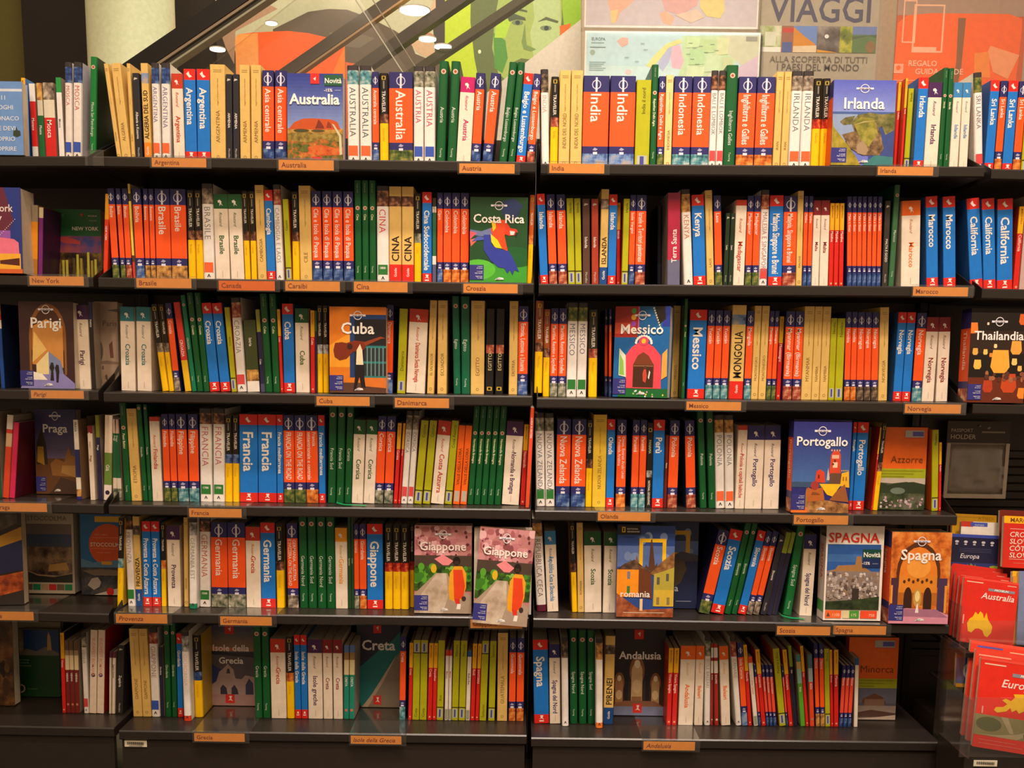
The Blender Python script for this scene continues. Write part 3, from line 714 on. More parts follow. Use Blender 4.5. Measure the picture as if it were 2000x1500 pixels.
shelf_row(4, '''
@0 5 780
-30 18|c||B=.18:8a2a1e/.30:e0d8c8/1:1e5a3a;t=120;D=green book with white band at the shelf's end
22 84 66|c||B=.17:e8e0d4/.22:d8402a/.38:d8b48a/1:e04a2a;t=150;D=leaning orange guide with white top
87 142 130|c||B=1:d82a5a;t=222;D=leaning crimson guide;side=5a1222;dp=.15
748 797|c|PRAGA|B=.37:e8e0d4/.72:2a2c60/.87:e8e0cc/.96:b/1:2c2a80;t=200;z=.97;ml=.36;tc=5a4a4a;D=white guide with navy middle;side=9a7a5a
842 862|c||B=1:3a3630;t=165;S=.1;D=thin grey book set back
881 931|w|Praga|c=m;t=260;h=.1;z=.6
962 1002|c|Praga|B=.26:8a8a24/1:26244c;t=155;z=.65;ml=.4;D=thin navy guide with olive tip
1010 1087 1021|c|Già|B=.44:ecd8c0/.82:6a8a3a/1:f0e0d8;t=155;d=down;z=.42;ml=.2;dot=.09;D=cream guide with green belt and dark mark
1099 1140|c|Praga|B=.17:d8b8a4/.72:1e6038/.85:d8ccb4/1:i;t=195;z=.8;ml=.4;tc=d0dcc8;D=green guide with pale top
1145 1190|c|Praga|B=.17:d8b8a4/.72:1e6038/.85:d8ccb4/1:i;t=197;z=.8;ml=.4;tc=d0dcc8;D=green guide with pale top
1213 1281 1156|g|Paesi Baltici|e=.25;t=-2
1284 1382 1224|y|ETIOPIA|
1394 1444 1325|g|Finlandia|t=50;e=.04
1447 1486 1392|g|Finlandia|t=50;e=.04
1489 1589 1451|w|Finlandia|c=r;h=.05;z=.62;t=172
1602 1669 1569|l|Finlandia|p=c
1672 1737 1641|l|Finlandia|p=c
1742 1844 1714|l|Filippine|p=e
1849 1947 1829|l|Filippine|p=e
@350 5 780
203 322 190|m|FRANCIA|b=g;no=1700;p=n;c=c86a7a;w=.165
328 443 325|m|FRANCIA|b=g;no=1700;p=n;c=c86a7a;w=.165
445 517|n|Francia|p=g
520 586|n|Francia|p=g
590 770|r|Francia|
773 952|r|Francia|
956 1020|r|Francia mediterranea|
1022 1128|l|FRANCIA ON THE ROAD|p=c
1131 1240|l|FRANCIA ON THE ROAD|p=c
1242 1360|l|Francia/settentrionale e centrale|p=d
1364 1430|r|Francia mediterranea|
1446 1526 1460|g|Francia Sud|
1529 1606 1548|g|Francia Sud|
1609 1680 1638|g|Corsica|
1682 1794 1705|w|Corsica|c=g;s2=6a7058;z=.53
1797 1907 1830|w|Corsica|c=g;s2=6a7058;z=.53
@700 5 780
157 241 190|l|Corsica|p=i
247 335 280|l|Corsica|p=i
340 382 383|p|Corsica|
386 410 437|p|Corsica|
412 474 470|m|CORSICA|b=r;p=f;c=7a7a98;w=.2
477 535 539|m|CORSICA|b=r;p=f;c=7a7a98;w=.2
542 617 612|d|Corsica|
626 699 697|d|Corsica|
705 835 780|w|Costa Azzurra|c=r;z=.6
841 912 912|d|Costa Azzurra|
921 987 980|c|VALLE DELLA LOIRA|B=1:ff6a14;t=255;d=up;z=.25;ml=.52;tc=7a4410;stk=.035-.17-b8b0a0;D=bright orange guide
991 1057 1043|c|VALLE DELLA LOIRA|B=1:ff6a14;t=257;d=up;z=.25;ml=.52;tc=7a4410;stk=.035-.17-b8b0a0;D=bright orange guide
1061 1124 1116|g|Normandia Bretagna|e=.27;t=45
1126 1190 1182|g|Normandia Bretagna|e=.27;t=45
1192 1256 1248|g|Normandia Bretagna|e=.27;t=45
1258 1323 1316|g|Normandia Bretagna|e=.27;t=45
1325 1392 1384|g|Normandia Bretagna|e=.27;t=48
1398 1567 1450|w|Normandia e Bretagna|c=p;s2=6a5a58;z=.63
1578 1626 1620|p|Normandia|
1630 1670 1680|c|GUIDA AI SENTIERI|B=1:e8522e;t=70;S=.02;z=.9;ml=.7;D=tall thin orange-red book at the shelf's end
@1030 5 780
85 174 74|m|NUOVA ZELANDA|b=g;p=i;c=7a7a8a;w=.19
178 268 168|m|NUOVA ZELANDA|b=g;p=i;c=7a7a8a;w=.19
274 412|l|Nuova Zelanda|p=g
420 562|l|Nuova Zelanda|p=g
565 628 578|n|Nuova Zelanda|
630 762 641|y|NUOVA ZELANDA|c=e8c038
765 845 775|r|Olanda|
860 955 878|l|Oman, Emirati Arabi Uniti/e Penisola Arabica|p=d
1005 1077|l|Panamá|p=e
1080 1147|l|Panamá|p=e
1153 1212 1160|e|PANAMA|up=1
1214 1326 1222|r|Perù|
1329 1360|c|Polonia|B=1:6a1c14;t=350;z=.62;ml=.3;D=thin dark red guide
1364 1461|l|Polonia|p=h
1551 1647 1536|l|Polonia|p=h;side=24364a
1687 1756 1655|g|Polonia|t=100
1770 1840 1746|g|Polonia|t=100
@1380 5 780
88 180 74|m|POLONIA|b=o;p=b;c=7a828a;w=.185
183 271 176|m|POLONIA|b=o;p=b;c=7a828a;w=.185
275 368|w|Polonia e capitali baltiche|c=r;h=.055;z=.66
371 537 377|w|Portogallo|c=n;s2=4a4a58;z=.6
548 705 555|w|Portogallo|c=n;s2=4a4a58;z=.6
1384 1422|r|Portogallo|
1425 1537|r|Portogallo|
1540 1572|c||B=.5:7a5a20/1:5a4a4a;t=270;S=.1;D=thin brown book set back
1574 1621 1586|p|Portogallo|t=273
1623 1674 1636|n|Portogallo|t=235
@1600 5 780
1097 1162 1106|d|Madeira|t=298
1165 1192 1175|p|Madeira|t=420
''')
shelf_row(5, '''
@0 5 990
1138 1197 1150|n|Stoccolma|S=.045;p=e;t=110;u=L
1245 1322 1210|m|PROVENZA|b=g;p=n;c=a890a0;w=.15
1325 1392 1286|Y|PROVENZA|c=1c4a8a;p=k
1397 1484 1378|r|Provenza e Costa Azzurra|
1486 1571 1468|r|Provenza e Costa Azzurra|
1574 1622 1563|n|Provenza|p=d
1640 1768 1620|w|Provenza|c=p;s2=6a5a58;z=.52
1797 1842 1788|y|GERMANIA|
1845 1922 1840|m|GERMANIA EST|w=.19;p=w;c=9a9a98;f=.945;fc=1e8a64;S=.04
@350 5 990
186 304|m|GERMANIA|b=g;no=1500;p=n;c=c86a60;w=.165
315 476|l|Germania|p=i
479 652|l|Germania|p=i
656 800|w|Grecia|c=r;z=.64
802 944|r|Germania|
950 1030|n|Germania|p=n
1060 1167|l|GERMANIA, AUSTRIA/E SVIZZERA ON THE ROAD|p=f
1176 1258|g|Germania Nord|
1261 1346|g|Germania Sud|
1351 1438|g|Germania Nord|
1441 1526|g|Germania Sud|
1528 1647|w|Germania|c=y;s2=c8983a;z=.62
1650 1682|c|Germania|B=1:1e4a28;t=95;tc=c8d0a8;D=thin green guide
1684 1708|c|Germania|B=1:1e4a28;t=95;tc=c8d0a8;D=thin green guide
1710 1760|l|Giamaica|p=i
1762 1832|l|Giordania|p=d
1836 1992|r|Giappone|
@700 5 990
256 334|n|Giappone|p=r
336 412|n|Giappone|p=r
414 493|n|Giappone|p=r
495 547|n|Giappone|p=r;S=.075
@1030 5 990
90 187 43|m|REPUBBLICA CECA|w=.19;p=b;c=8a6a60;f=.93;fc=6a1a34;t=115
193 305 164|w|Repubblica Ceca e Slovacchia|c=b;s2=4a5a98;z=.68
436 490 409|n|Romania|side=a87a18;t=160
492 555 479|y|ROMANIA|
557 725 553|w|Scozia|c=g;s2=4a5040;z=.54
735 862|w|Scozia|c=g;s2=4a5040;z=.54
1668 1780 1868|l|Scozia|p=c
1788 1917 1978|r|Scozia|
@1380 5 990
172 240 376|g|Slovenia|t=150
242 300 450|g|Slovenia|t=152
302 384 506|r|Slovenia|
386 447 580|l|Slovenia|p=f
450 512 645|l|Slovenia|p=f
524 582 715|k|Slovenia|c=2c2a34
586 640 752|c||B=.25:8a9a30/1:20203a;t=240;D=leaning navy-olive guide
648 690 796|c||B=.25:8a9a30/1:20203a;t=240;D=leaning navy-olive guide
748 832 845|g|Spagna Sud|c=0e6a32;t=175
905 1028 920|w|Spagna del Nord|c=n;s2=5a5460;z=.53
''')
shelf_row(6, '''
@0 5 1200
606 645 582|p|Vienna|t=180;side=2a1a14
647 690 614|c|VIENNA|B=.13:6a5240/.2:a89070/.4:e8d4a8/1:7a2420;t=258;z=.56;ml=.2;dot=.12;dc=c87a60;D=small dark red city guide
692 733 664|c|VIENNA|B=.13:6a5240/.2:a89070/.4:e8d4a8/1:7a2420;t=258;z=.56;ml=.2;dot=.12;dc=c87a60;D=small dark red city guide
735 779 714|c|VIENNA|B=.13:6a5240/.2:a89070/.4:e8d4a8/1:7a2420;t=260;z=.56;ml=.2;dot=.12;dc=c87a60;D=small dark red city guide
818 868 784|m|VIENNA|b=r;p=i;c=8aa090;w=.18;t=180
870 940 880|c|BUDAPEST ROMANA|B=1:f0dcc8;t=152;z=.9;tc=e8a890;dot=.46;dc=4a4450;D=tall cream book with dark bell mark
942 1012 955|c|BUDAPEST ROMANA|B=1:f0dcc8;t=152;z=.9;tc=e8a890;dot=.46;dc=4a4a78;D=tall cream book with dark bell mark;side=a8201e
1062 1086 1066|c||B=.1:6a3040/1:e0d4bc;t=362;D=thin cream guide
1088 1122 1096|c|Zagabria Slovenia|B=.1:6a3040/1:ecdcc8;t=364;z=.8;tc=4a4040;D=thin cream guide
1135 1198 1150|k|Zagabria|c=2c2a2a;t=300
@230 5 1200
150 241 105|y|GIAPPONE|
243 327 197|y|GIAPPONE|
328 413 292|m|GIAPPONE|b=b;p=h;c=b08a88;w=.175
416 452 396|c|Giordania|B=1:22223e;t=318;z=.72;ml=.25;D=thin navy guide
462 522 440|g|Giordania|
527 580 507|g|Giordania|
585 641 566|r|Giordania|
643 716|m|GIORDANIA|w=.225;p=w;c=ecc0b8;f=.94;fc=d8401e;S=.06
750 832|n|Giordania|p=g
1337 1414|g|Grecia|
1417 1492|g|Grecia|
1500 1648|w|Grecia|c=r;z=.64
1650 1727|n|Grecia|p=d
1730 1791|r|Isole della Grecia|
1793 1857|r|Isole della Grecia|
1861 2003|w|Isole greche|c=p;s2=6a5a58;z=.54
@600 5 1200
159 249|w|Creta|c=m;s2=8a6050;z=.52
257 348|w|Creta|c=m;s2=8a6050;z=.52
355 406 358|c|CRETA|B=.1:5a78b8/.2:a07a4a/.4:ead8a8/1:1e8a74;t=300;z=.57;ml=.2;dot=.12;dc=c87a60;D=small teal guide with cream belt
408 461 413|c|CRETA|B=.1:5a78b8/.2:a07a4a/.4:ead8a8/1:1e8a74;t=300;z=.57;ml=.2;dot=.12;dc=c87a60;D=small teal guide with cream belt
897 957 908|l|Creta|p=e
984 1022 998|p|Creta|
1024 1093 1036|i|Creta|
1095 1165 1110|i|Creta|
1170 1217 1190|p|Creta|
1219 1259 1238|p|Karpathos|
1261 1327 1280|d|Kos|z=.25
1338 1373 1352|c|Mykonos|B=.08:d8402a/1:ece4d8;t=350;z=.7;tc=c84a40;stk=.01-.16-98a088;D=thin white guide with red tip
1375 1406 1386|c|Mykonos|B=.08:d8402a/1:ece4d8;t=350;z=.7;tc=c84a40;stk=.01-.16-98a088;D=thin white guide with red tip
1408 1472 1430|d|Mikonos|
1476 1541 1500|d|Mikonos|
1544 1587 1566|c|Rodi e Kos|B=.08:2a5aa8/1:ece4d8;t=360;z=.68;tc=3a3a40;stk=.01-.15-98a088;D=thin white guide with blue tip
1590 1634 1618|p|Rodi|
1637 1675 1668|p|SANTORINI|
1678 1747 1708|i|Santorini|
1765 1830 1786|d|Santorini|
1852 1952|y|GUATEMALA|
@930 5 1200
315 383|l|Guatemala|p=d
390 462|l|Guatemala|p=d
565 713 550|r|Spagna|
718 826 710|w|Spagna del Nord|c=n;s2=5a5460;z=.55
838 905 830|m|SPAGNA|w=.235;p=k;c=f0e4d8;S=.07
918 992 912|g|Spagna Nord|
1003 1080 998|g|Spagna Nord|
1088 1160 1085|g|Spagna Sud|
1166 1238 1166|m|PIRENEI|w=.235;p=b;c=f0e0d4;f=.94;fc=f07a2a;S=.06
1241 1337|Y|PIRENEI|c=1c4a8a;p=k
1856 1904|p|Vivere Spagna|
1908 1959|p|Vivere Spagna|
@1260 5 1200
322 468|w|Andalusia|c=o;s2=e0a878;z=.52
478 562 468|w|Baleari|c=o;s2=e0a878;z=.5
579 637 560|m|ISOLE BALEARI|w=.22;p=i;c=a8989c
640 664 625|c|BALEARI|B=.05:a83020/.17:ece0d4/.21:a83020/.36:ece0d4/1:a8281e;t=285;z=.62;ml=.25;dot=.07;dc=e8c0a8;D=thin red and white banded guide
679 720 664|c|BALEARI|B=.05:a83020/.17:ece0d4/.21:a83020/.36:ece0d4/1:a8281e;t=285;z=.62;ml=.25;dot=.07;dc=e8c0a8;D=thin red and white banded guide
744 835 722|w|Baleari|c=o;s2=e0a878;z=.5
886 945 828|m|CANARIE|w=.22;p=h;c=a8a49c
947 1005 897|l|Isole Canarie|p=j
1007 1045 950|p|Tenerife|t=295
1062 1106 1000|c|Gran Canaria|B=.09:e8501e/1:f0e4d4;t=410;z=.66;ml=.4;tc=e08870;stk=.01-.14-98a088;D=thin cream guide with red tip
1108 1134 1060|s|Lanzarote|
1137 1182 1062|p|Lanzarote|
1184 1214 1135|s|Ibiza e Formentera|
1217 1250 1172|s|Ibiza e Formentera|
1253 1288 1208|s|Ibiza e Formentera|
1311 1377 1245|d|Maiorca e Ibiza|t=330
1379 1399 1330|s|Ibiza e Formentera|
1404 1447 1340|p|Formentera|
1457 1491 1395|c|Ibiza|B=.26:8a9a34/1:22203c;t=300;z=.7;ml=.3;D=thin navy guide with olive tip
1519 1567 1470|c|Ibiza|B=.1:4a8a8a/.2:c8b470/.4:8ac0b0/1:5aa82a;t=390;z=.55;ml=.3;D=small bright green guide
1569 1601 1510|p|Ibiza|t=303
1611 1656 1588|c|IBIZA|B=.19:4a7a84/.38:a8c0c0/1:e8481e;t=390;z=.6;ml=.3;dot=.1;dc=b08070;D=small orange-red guide with teal top
1668 1710 1646|l|Maiorca|p=b
1713 1758 1698|l|Maiorca|p=b
1760 1811 1748|d|Maiorca|t=335
1813 1842 1800|p|Minorca|
1845 1891 1845|p|Minorca|
@1600 5 1200
193 231|s|Minorca|p=g
234 272|s|Minorca|p=g
275 313|s|Minorca|p=g
338 377 347|c||B=.1:2a5a9a/1:f0e6d4;t=428;D=thin cream guide with blue tip;dp=.14
''')
# small green ribbon markers that hang out of three sleeved guides
def ribbon(book, pts, w, c='0a8a52'):
    inv = book['root'].matrix_basis.inverted(); v = []
    for x, y, z in pts:
        v += [inv @ Vector((x, y-w/2, z)), inv @ Vector((x, y+w/2, z+.0006))]
    o = mesh('ribbon_marker', v, [[2*i, 2*i+1, 2*i+3, 2*i+2] for i in range(len(pts)-1)], [c], None, book['root']); m = o.modifiers.new('thickness', 'SOLIDIFY'); m.thickness = .0008; m.offset = 0
    tag(o, 'thin bright green ribbon marker')
bpy.context.view_layer.update()
for row, px, S0_, run in ((4, 672, .012, .066), (5, 1546, .02, .03)):
    b = min((q for q in BOOKS if q['row'] == row and q['st'] == 'g'), key=lambda q: abs(q['px']-px)); x = b['x1']; z = b['z']
    ribbon(b, [(x-.032, S0_+.034, z+.006), (x-.03, S0_+.018, z+.005), (x-.01, S0_+.008, z+.002), (x+run*.3, S0_+.010, z+.001), (x+run*.65, S0_+.004, z+.001)], .009)

# ------------------------------------------------------------------ books that show their front cover
def lp(title, items, box=True, tc='f4efe8', cap=.15, tv=.70, logo='edt', ev=.90):
    L = list(items)
    L += [('o', .5, ev, .075, .052, .16, 'e8e4ec'), ('r', .36, ev-.010, .64, ev+.012, 'e8e4ec'), ('t', 'lonely planet', .5, ev-.008, .026, '5a5068', .5, .02, 0, .25)]
    if title: L.append(('t', title, .5, tv, cap, tc, .5, .018, 0, .88))
    if box:
        L += [('r', 0, .03, .245, .205, '34347e')]
        L += [('t', s, .225, v, .020, 'd8d8ea', 1, .01, 0, .2) for s, v in (('I segreti', .180), ('del posto', .160), ('I consigli', .122), ('degli esperti', .102), ('Aggiornata', .064), ('al 100%', .044))]
    if logo: L += [('p', [(.44, .03), (.60, .035), (.585, .055), (.52, .062), (.47, .05)], 'e8e4e0'), ('t', 'EDT', .5, .032, .028, '6a6a70', .5, .02, .2)]
    return L
def rg(title, items, tv=.70, cap=.13, tc='f0e8e4'):
    L = list(items)+[('r', .38, .89, .56, 1.0, 'd8281e'), ('p', [(.44, .955), (.50, .975), (.49, .92), (.47, .945)], 'f4e4dc'), ('r', .38, .03, .56, .14, 'd8281e'), ('p', [(.43, .06), (.47, .085), (.45, .12), (.51, .12), (.49, .085), (.53, .055), (.475, .07)], 'f4e4dc')]
    for i, s in enumerate(title.split('/')): L.append(('t', s, .5, tv-.155*i, cap, tc, .5, .022, 0, .9))
    return L
def dum(title, pic, hor):
    return [('r', 0, .50, 1, 1, 'ee6a1a'), ('r', 0, .385, 1, .50, 'a8b01e'), ('r', 0, 0, 1, .385, pic)] + hor + [('r', .52, .88, .92, .965, 'b8b4ac'), ('r', .68, .895, .91, .95, '5a5ab0'), ('r', .54, .868, .92, .88, 'd85a4a'),
            ('t', title, .92, .575, .15, '7a3c14', 1, -.004, 0, 1.1)] + [('r', .06, .475-.035*k, .94-.2*k, .480-.035*k, '7a8018') for k in range(3)]
SKYB = [('r', 0, 0, 1, 1, '24388c')]
def grad(v0, v1, c0, c1, n=10):
    a = [int(c0[i:i+2], 16) for i in (0, 2, 4)]; b = [int(c1[i:i+2], 16) for i in (0, 2, 4)]
    return [('r', 0, v0+(v1-v0)*k/n, 1, v0+(v1-v0)*(k+1)/n+.001, ''.join('%02x' % int(a[j]+(b[j]-a[j])*(k+.5)/n) for j in range(3))) for k in range(n)]
FACES = []
def face_book(row, xl, xr, yt, S, th, items, cover, label, u=None, roll=0, yaw=0, lean=.045, dz=0, sp=None, name='guidebook', sptitle='', group='guides with the front cover showing'):
    z0 = {1: 312, 2: 548, 3: 776, 4: 996, 5: 1206, 6: 1437}[row]
    X = solve_x((xl+xr)/2, S, bp((xl+xr)/2, z0, S).z); u = u or ('L' if X < -1 else 'M' if X < 0 else 'R' if X < .998 else 'F')
    z = zsh(u, row, X)+.0012+dz; x0, x1 = solve_x(xl, S, z), solve_x(xr, S, z); w = (x1-x0)/math.cos(yaw); h = (bp((xl+xr)/2, yt, S).z-z)/math.cos(lean)
    z += th*math.sin(lean)+(w*math.sin(roll) if roll > 0 else 0)
    if row > 1 and (u, row-1) in ZL and roll <= 0: h = min(h, zsh(u, row-1, X)-TH-z-.003)
    root = empty(name, (x0, S, z), (-lean, roll, yaw)); tag(root, label, 'book', group)
    b = MB().box(0, 0, 0, w, .0009, h, cover).box(0, .0009, 0, .0009, th, h, cover).box(.0009, th-.0009, 0, w, th, h, cover); b.build('cover', root)
    MB().box(.001, .0011, .001, w-.0012, th-.0011, h-.0012, 'd2c6b0').build('page_block', root)
    art(root, w, h, items, -.0001)
    if sp:
        b = MB(); zt = h
        for f, c in sp: zb = h*(1-f); b.poly([(-.0003, th, zt), (-.0003, 0, zt), (-.0003, 0, zb), (-.0003, th, zb)], c); zt = zb
        b.build('spine_print', root)
        if sptitle: letters(sptitle, root, (-.0006, th/2, h*.8), 'spine', min(.5*th, .016), h*.55, 'f0c8b0' if sp[0][1] == NAVY else 'c84a40', 0, .01, name='spine_title')
    FACES.append(root); return root
SPL = [(.175, NAVY), (.765, 'e0521e'), (.845, NAVY), (1, PIC['h'])]
rnd = random.Random(3)
def blobs(n, u0, v0, u1, v1, r, cols, asp=.65): return [('e', rnd.uniform(u0, u1), rnd.uniform(v0, v1), rnd.uniform(.4, 1)*r, rnd.uniform(.4, 1)*r*asp, rnd.choice(cols)) for _ in range(n)]

def village():
    L = []
    for k in range(170):
        s = rnd.uniform(.03, .055); u = rnd.uniform(.03, .95-s); v = .47-.26*k/170+rnd.uniform(-.02, .03); c = rnd.choice(['c8bcb4', 'b4a8a0', 'a0928a', 'd8ccc4', '8a786c', '94785e', '5e504a', 'a89a92'])
        L += [('p', [(u, v), (u+s, v), (u+s, v+s*.7), (u+s*.5, v+s*.85), (u, v+s*.7)], c), ('r', u+s*.35, v+s*.2, u+s*.5, v+s*.4, '4a3c38')]
    return L
# top shelf
face_book(1, -52, 47, 158, .0, .025, [('r', 0, 0, 1, 1, '6f9ad8'), ('r', .55, .865, 1, .90, 'd8e0ee')] + [('t', s, .60, v, .085, 'e8eef8', .5, .004, 0, .78) for s, v in (('111', .75), ('LUOGHI', .62), ('A MONACO', .47), ('CHE DEVI', .335), ('PROPRIO', .19), ('SCOPRIRE', .055))] + [('p', [(.80, .27), (.81, .33), (.85, .34), (.87, .39), (.89, .34), (.94, .33), (.95, .27), (.87, .245)], '3a4434')],
          '6f9ad8', 'sky blue paperback front with white capitals beginning 111', 'L')
face_book(1, 562, 670, 143, .02, .035, lp('', grad(0, 1, 'b8d0e8', '2a3890', 24)[8:] + [('r', 0, 0, 1, .36, 'N:7a5a2c:a8803c:c89a4a:40')] + [('p', [(0, .35), (.03, .36), (.12, .43), (.28, .475), (.45, .48), (.62, .475), (.78, .47), (.90, .44), (.94, .38), (.96, .35)], 'c2501e'), ('p', [(.50, .36), (.56, .47), (.60, .44), (.66, .38), (.66, .36)], '7a2c1a'), ('p', [(.70, .37), (.73, .45), (.78, .42), (.80, .37)], '8a341c')]
          + [('p', [(0, .30), (.3, .33), (.6, .29), (1, .32), (1, .2), (0, .2)], 'N:5a4c20:8a7434:a89044:70'), ('p', [(0, .22), (.35, .20), (.6, .24), (1, .2), (1, 0), (0, 0)], 'N:3c4a1c:6a6428:b0642c:c8803c:55'), ('p', [(.3, .14), (.6, .17), (1, .12), (1, .06), (.6, .04), (.36, .06)], 'N:a8441c:d0602c:c87838:60'), ('e', .25, .335, .14, .02, '4a4420'), ('e', .55, .335, .12, .016, '544a24')] + blobs(9, .02, .02, .45, .16, .05, ['4a5a24', '5a6a2a', '6a6a2a']) + [('p', [(.80, .42), (.84, .41), (.97, .28), (.99, .06), (.94, .05), (.93, .27)], 'c8c4a0'), ('r', .42, .88, .58, 1.0, 'd8281e'), ('p', [(.47, .94), (.52, .96), (.51, .915)], 'f4e4dc'), ('r', .67, .86, .985, .985, '1c5a3a'), ('t', 'Novità', .83, .89, .09, 'f0ece0', .5, .02, 0, .30), ('t', '-15%', .74, .79, .055, 'f0ece0', .5, .02, 0, .2), ('t', 'sconto', .91, .80, .028, 'c0c8d8', .5, 0, 0, .15), ('t', 'Australia', .49, .645, .18, 'f4efe8', .5, .03, 0, .92), ('r', .45, 0, .62, .03, 'd8281e')], False, logo='')[:-3],
          '2a3890', 'cover with red desert rock under deep blue sky, white Novità sticker', sp=SPL)
face_book(1, 622, 645, 150, .06, .03, [('r', 0, 0, 1, 1, '6a8ac0')], '5a6a90', 'blue guide standing just behind the red desert rock cover', 'M')
face_book(1, 1622, 1743, 156, .012, .04, lp('Irlanda', grad(.60, 1, '8a9ad8', '5560c0', 18) + [('r', 0, .58, 1, .63, '46609a'), ('r', 0, .28, .4, .60, '8a9ec0'), ('r', .6, 0, 1, .45, '3a4a86'), ('p', [(.5, 0), (.7, .12), (1, .10), (1, 0)], '3a7a7a'),
          ('p', [(0, .56), (.02, .45), (.25, .25), (.40, .10), (.48, 0), (0, 0)], 'N:7a7424:9a8a2e:b09c3c:50'), ('p', [(.12, .51), (.20, .56), (.36, .58), (.30, .48), (.18, .47)], 'N:3c3c28:5e5a34:80784c:60'), ('p', [(.30, .50), (.40, .59), (.60, .62), (.78, .60), (1, .62), (1, .42), (.86, .36), (.80, .46), (.62, .40), (.36, .40)], 'N:4a4c2a:6e6c3c:8c8450:50'), ('p', [(.16, .36), (.36, .40), (.33, .50), (.50, .58), (.70, .50), (.78, .38), (.84, .20), (.78, .12), (.5, .12), (.30, .20)], 'N:4a3a2a:7a6040:a08460:60'), ('p', [(.34, .50), (.46, .57), (.66, .55), (.74, .38), (.6, .22), (.46, .30)], 'N:6a6a2c:8c8634:a89c48:50'), ('p', [(.40, .22), (.5, .3), (.6, .18), (.55, .12), (.42, .14)], 'a08868'), ('p', [(.30, .46), (.50, .52), (.72, .53), (.50, .50)], 'a89a5c')], cap=.175, tv=.665),
          '6a74c4', 'cover with grassy sea cliffs and slanting white title Irlanda', sp=[(.2, NAVY), (1, 'e0521e')])
# second shelf
face_book(2, -64, 45, 367, .0, .06, [('r', 0, 0, 1, 1, '2c3c8a'), ('p', [(.3, 1), (.7, 1), (.86, .62), (.7, .4), (.5, .5)], '6a2c40'), ('r', 0, .28, .80, .5, '9a5ab0'), ('p', [(0, .40), (.60, .42), (.86, .40), (.94, .36), (.95, .2), (0, .2)], 'f07a94'), ('r', 0, 0, .97, .23, 'f8b83a'), ('r', 0, 0, 1, .05, 'e06a34'), ('p', [(.60, .15), (.95, .18), (.95, .09), (.60, .11)], '5a2a24'), ('t', 'New York', .86, .72, .13, 'ecdcd4', 1, .012, 0, .7), ('t', 'City', .66, .61, .13, 'ecdcd4', 1, .012)] + [('e', .62+.03*k, .45+.02*k, .008, .005, 'e8e0f0') for k in range(10)],
          '3a2c6a', 'thick guide with violet and pink night bridge cover, at the left edge', 'L')
face_book(2, 107, 200, 409, .13, .03, [('r', 0, 0, 1, 1, 'N:1c1612:4a3420:8a7030:30'), ('r', 0, .62, 1, 1, '1c6434'), ('r', 0, .38, 1, .62, 'N:3a4a90:8a4a6a:b05a4a:18'), ('p', [(.02, .62), (.3, .60), (.56, .55), (.56, .5), (.2, .52)], 'c04a4a')] + [('r', .02+.075*k, 0, .07+.075*k, .10+.3*rnd.random(), rnd.choice(['5a4a2c', 'a8983c', '2c2418', '7a6838', 'c8c04a'])) for k in range(13)] + [('t', 'NEW YORK', .95, .70, .075, 'e8e4d0', 1, .02, 0, .66), ('t', 'MICHELIN', .92, .895, .03, 'd8d0c0', 1, .01), ('r', .58, .90, .63, .94, 'c03028'), ('r', .08, .885, .24, .93, '3a8454'), ('t', 'WEEK-END', .92, .83, .025, 'a8c0a8', 1, 0)],
          '1c6434', 'green-topped guide cover lettered NEW YORK over a city at dusk', 'L')
face_book(2, 917, 1029, 385, .03, .03, lp('Costa Rica', [('r', 0, 0, 1, 1, '1c4a24'), ('r', 0, 0, 1, .22, '3c9a2e'), ('e', .15, .15, .3, .12, '58b838'), ('e', .8, .3, .35, .12, '1a5a2a'), ('e', .70, .84, .16, .10, '253a5c'), ('p', [(.55, .95), (.75, .99), (.92, .9), (.80, .80), (.62, .78)], '2a3a6a'), ('p', [(0, .62), (.2, .60), (.4, .65), (.38, .56), (.2, .54), (.02, .56)], '6a74a0'), ('p', [(0, .60), (.12, .58), (0, .50)], 'd85a6a'), ('p', [(0, .50), (.18, .53), (.02, .42)], 'e06a5a'),
          ('p', [(.36, .62), (.42, .70), (.52, .74), (.62, .73), (.66, .66), (.60, .55), (.66, .37), (.48, .42), (.42, .50)], 'e04a1e'), ('p', [(.37, .72), (.44, .73), (.45, .64), (.40, .60)], 'f0c81e'), ('p', [(.36, .57), (.48, .50), (.56, .40), (.44, .41), (.37, .48)], 'f4d01e'), ('p', [(.62, .72), (.70, .64), (.80, .63), (.83, .60), (.80, .56), (.68, .55), (.60, .57)], 'd83a1e'), ('p', [(.69, .61), (.78, .60), (.76, .56), (.70, .56)], 'e8d8d0'), ('p', [(.80, .60), (.83, .58), (.80, .53), (.78, .56)], '2a2420'),
          ('p', [(.24, .56), (.36, .56), (.38, .44), (.48, .40), (.68, .37), (.76, .28), (.86, .13), (.78, .15), (.75, .09), (.70, .15), (.66, .11), (.60, .17), (.50, .18), (.36, .26), (.24, .38)], '2e3c9a'), ('p', [(.03, .48), (.14, .54), (.24, .53), (.24, .5)], '4a5ab0')]),
          '1c4a24', 'cover with a scarlet macaw in flight, titled Costa Rica', sp=SPL)
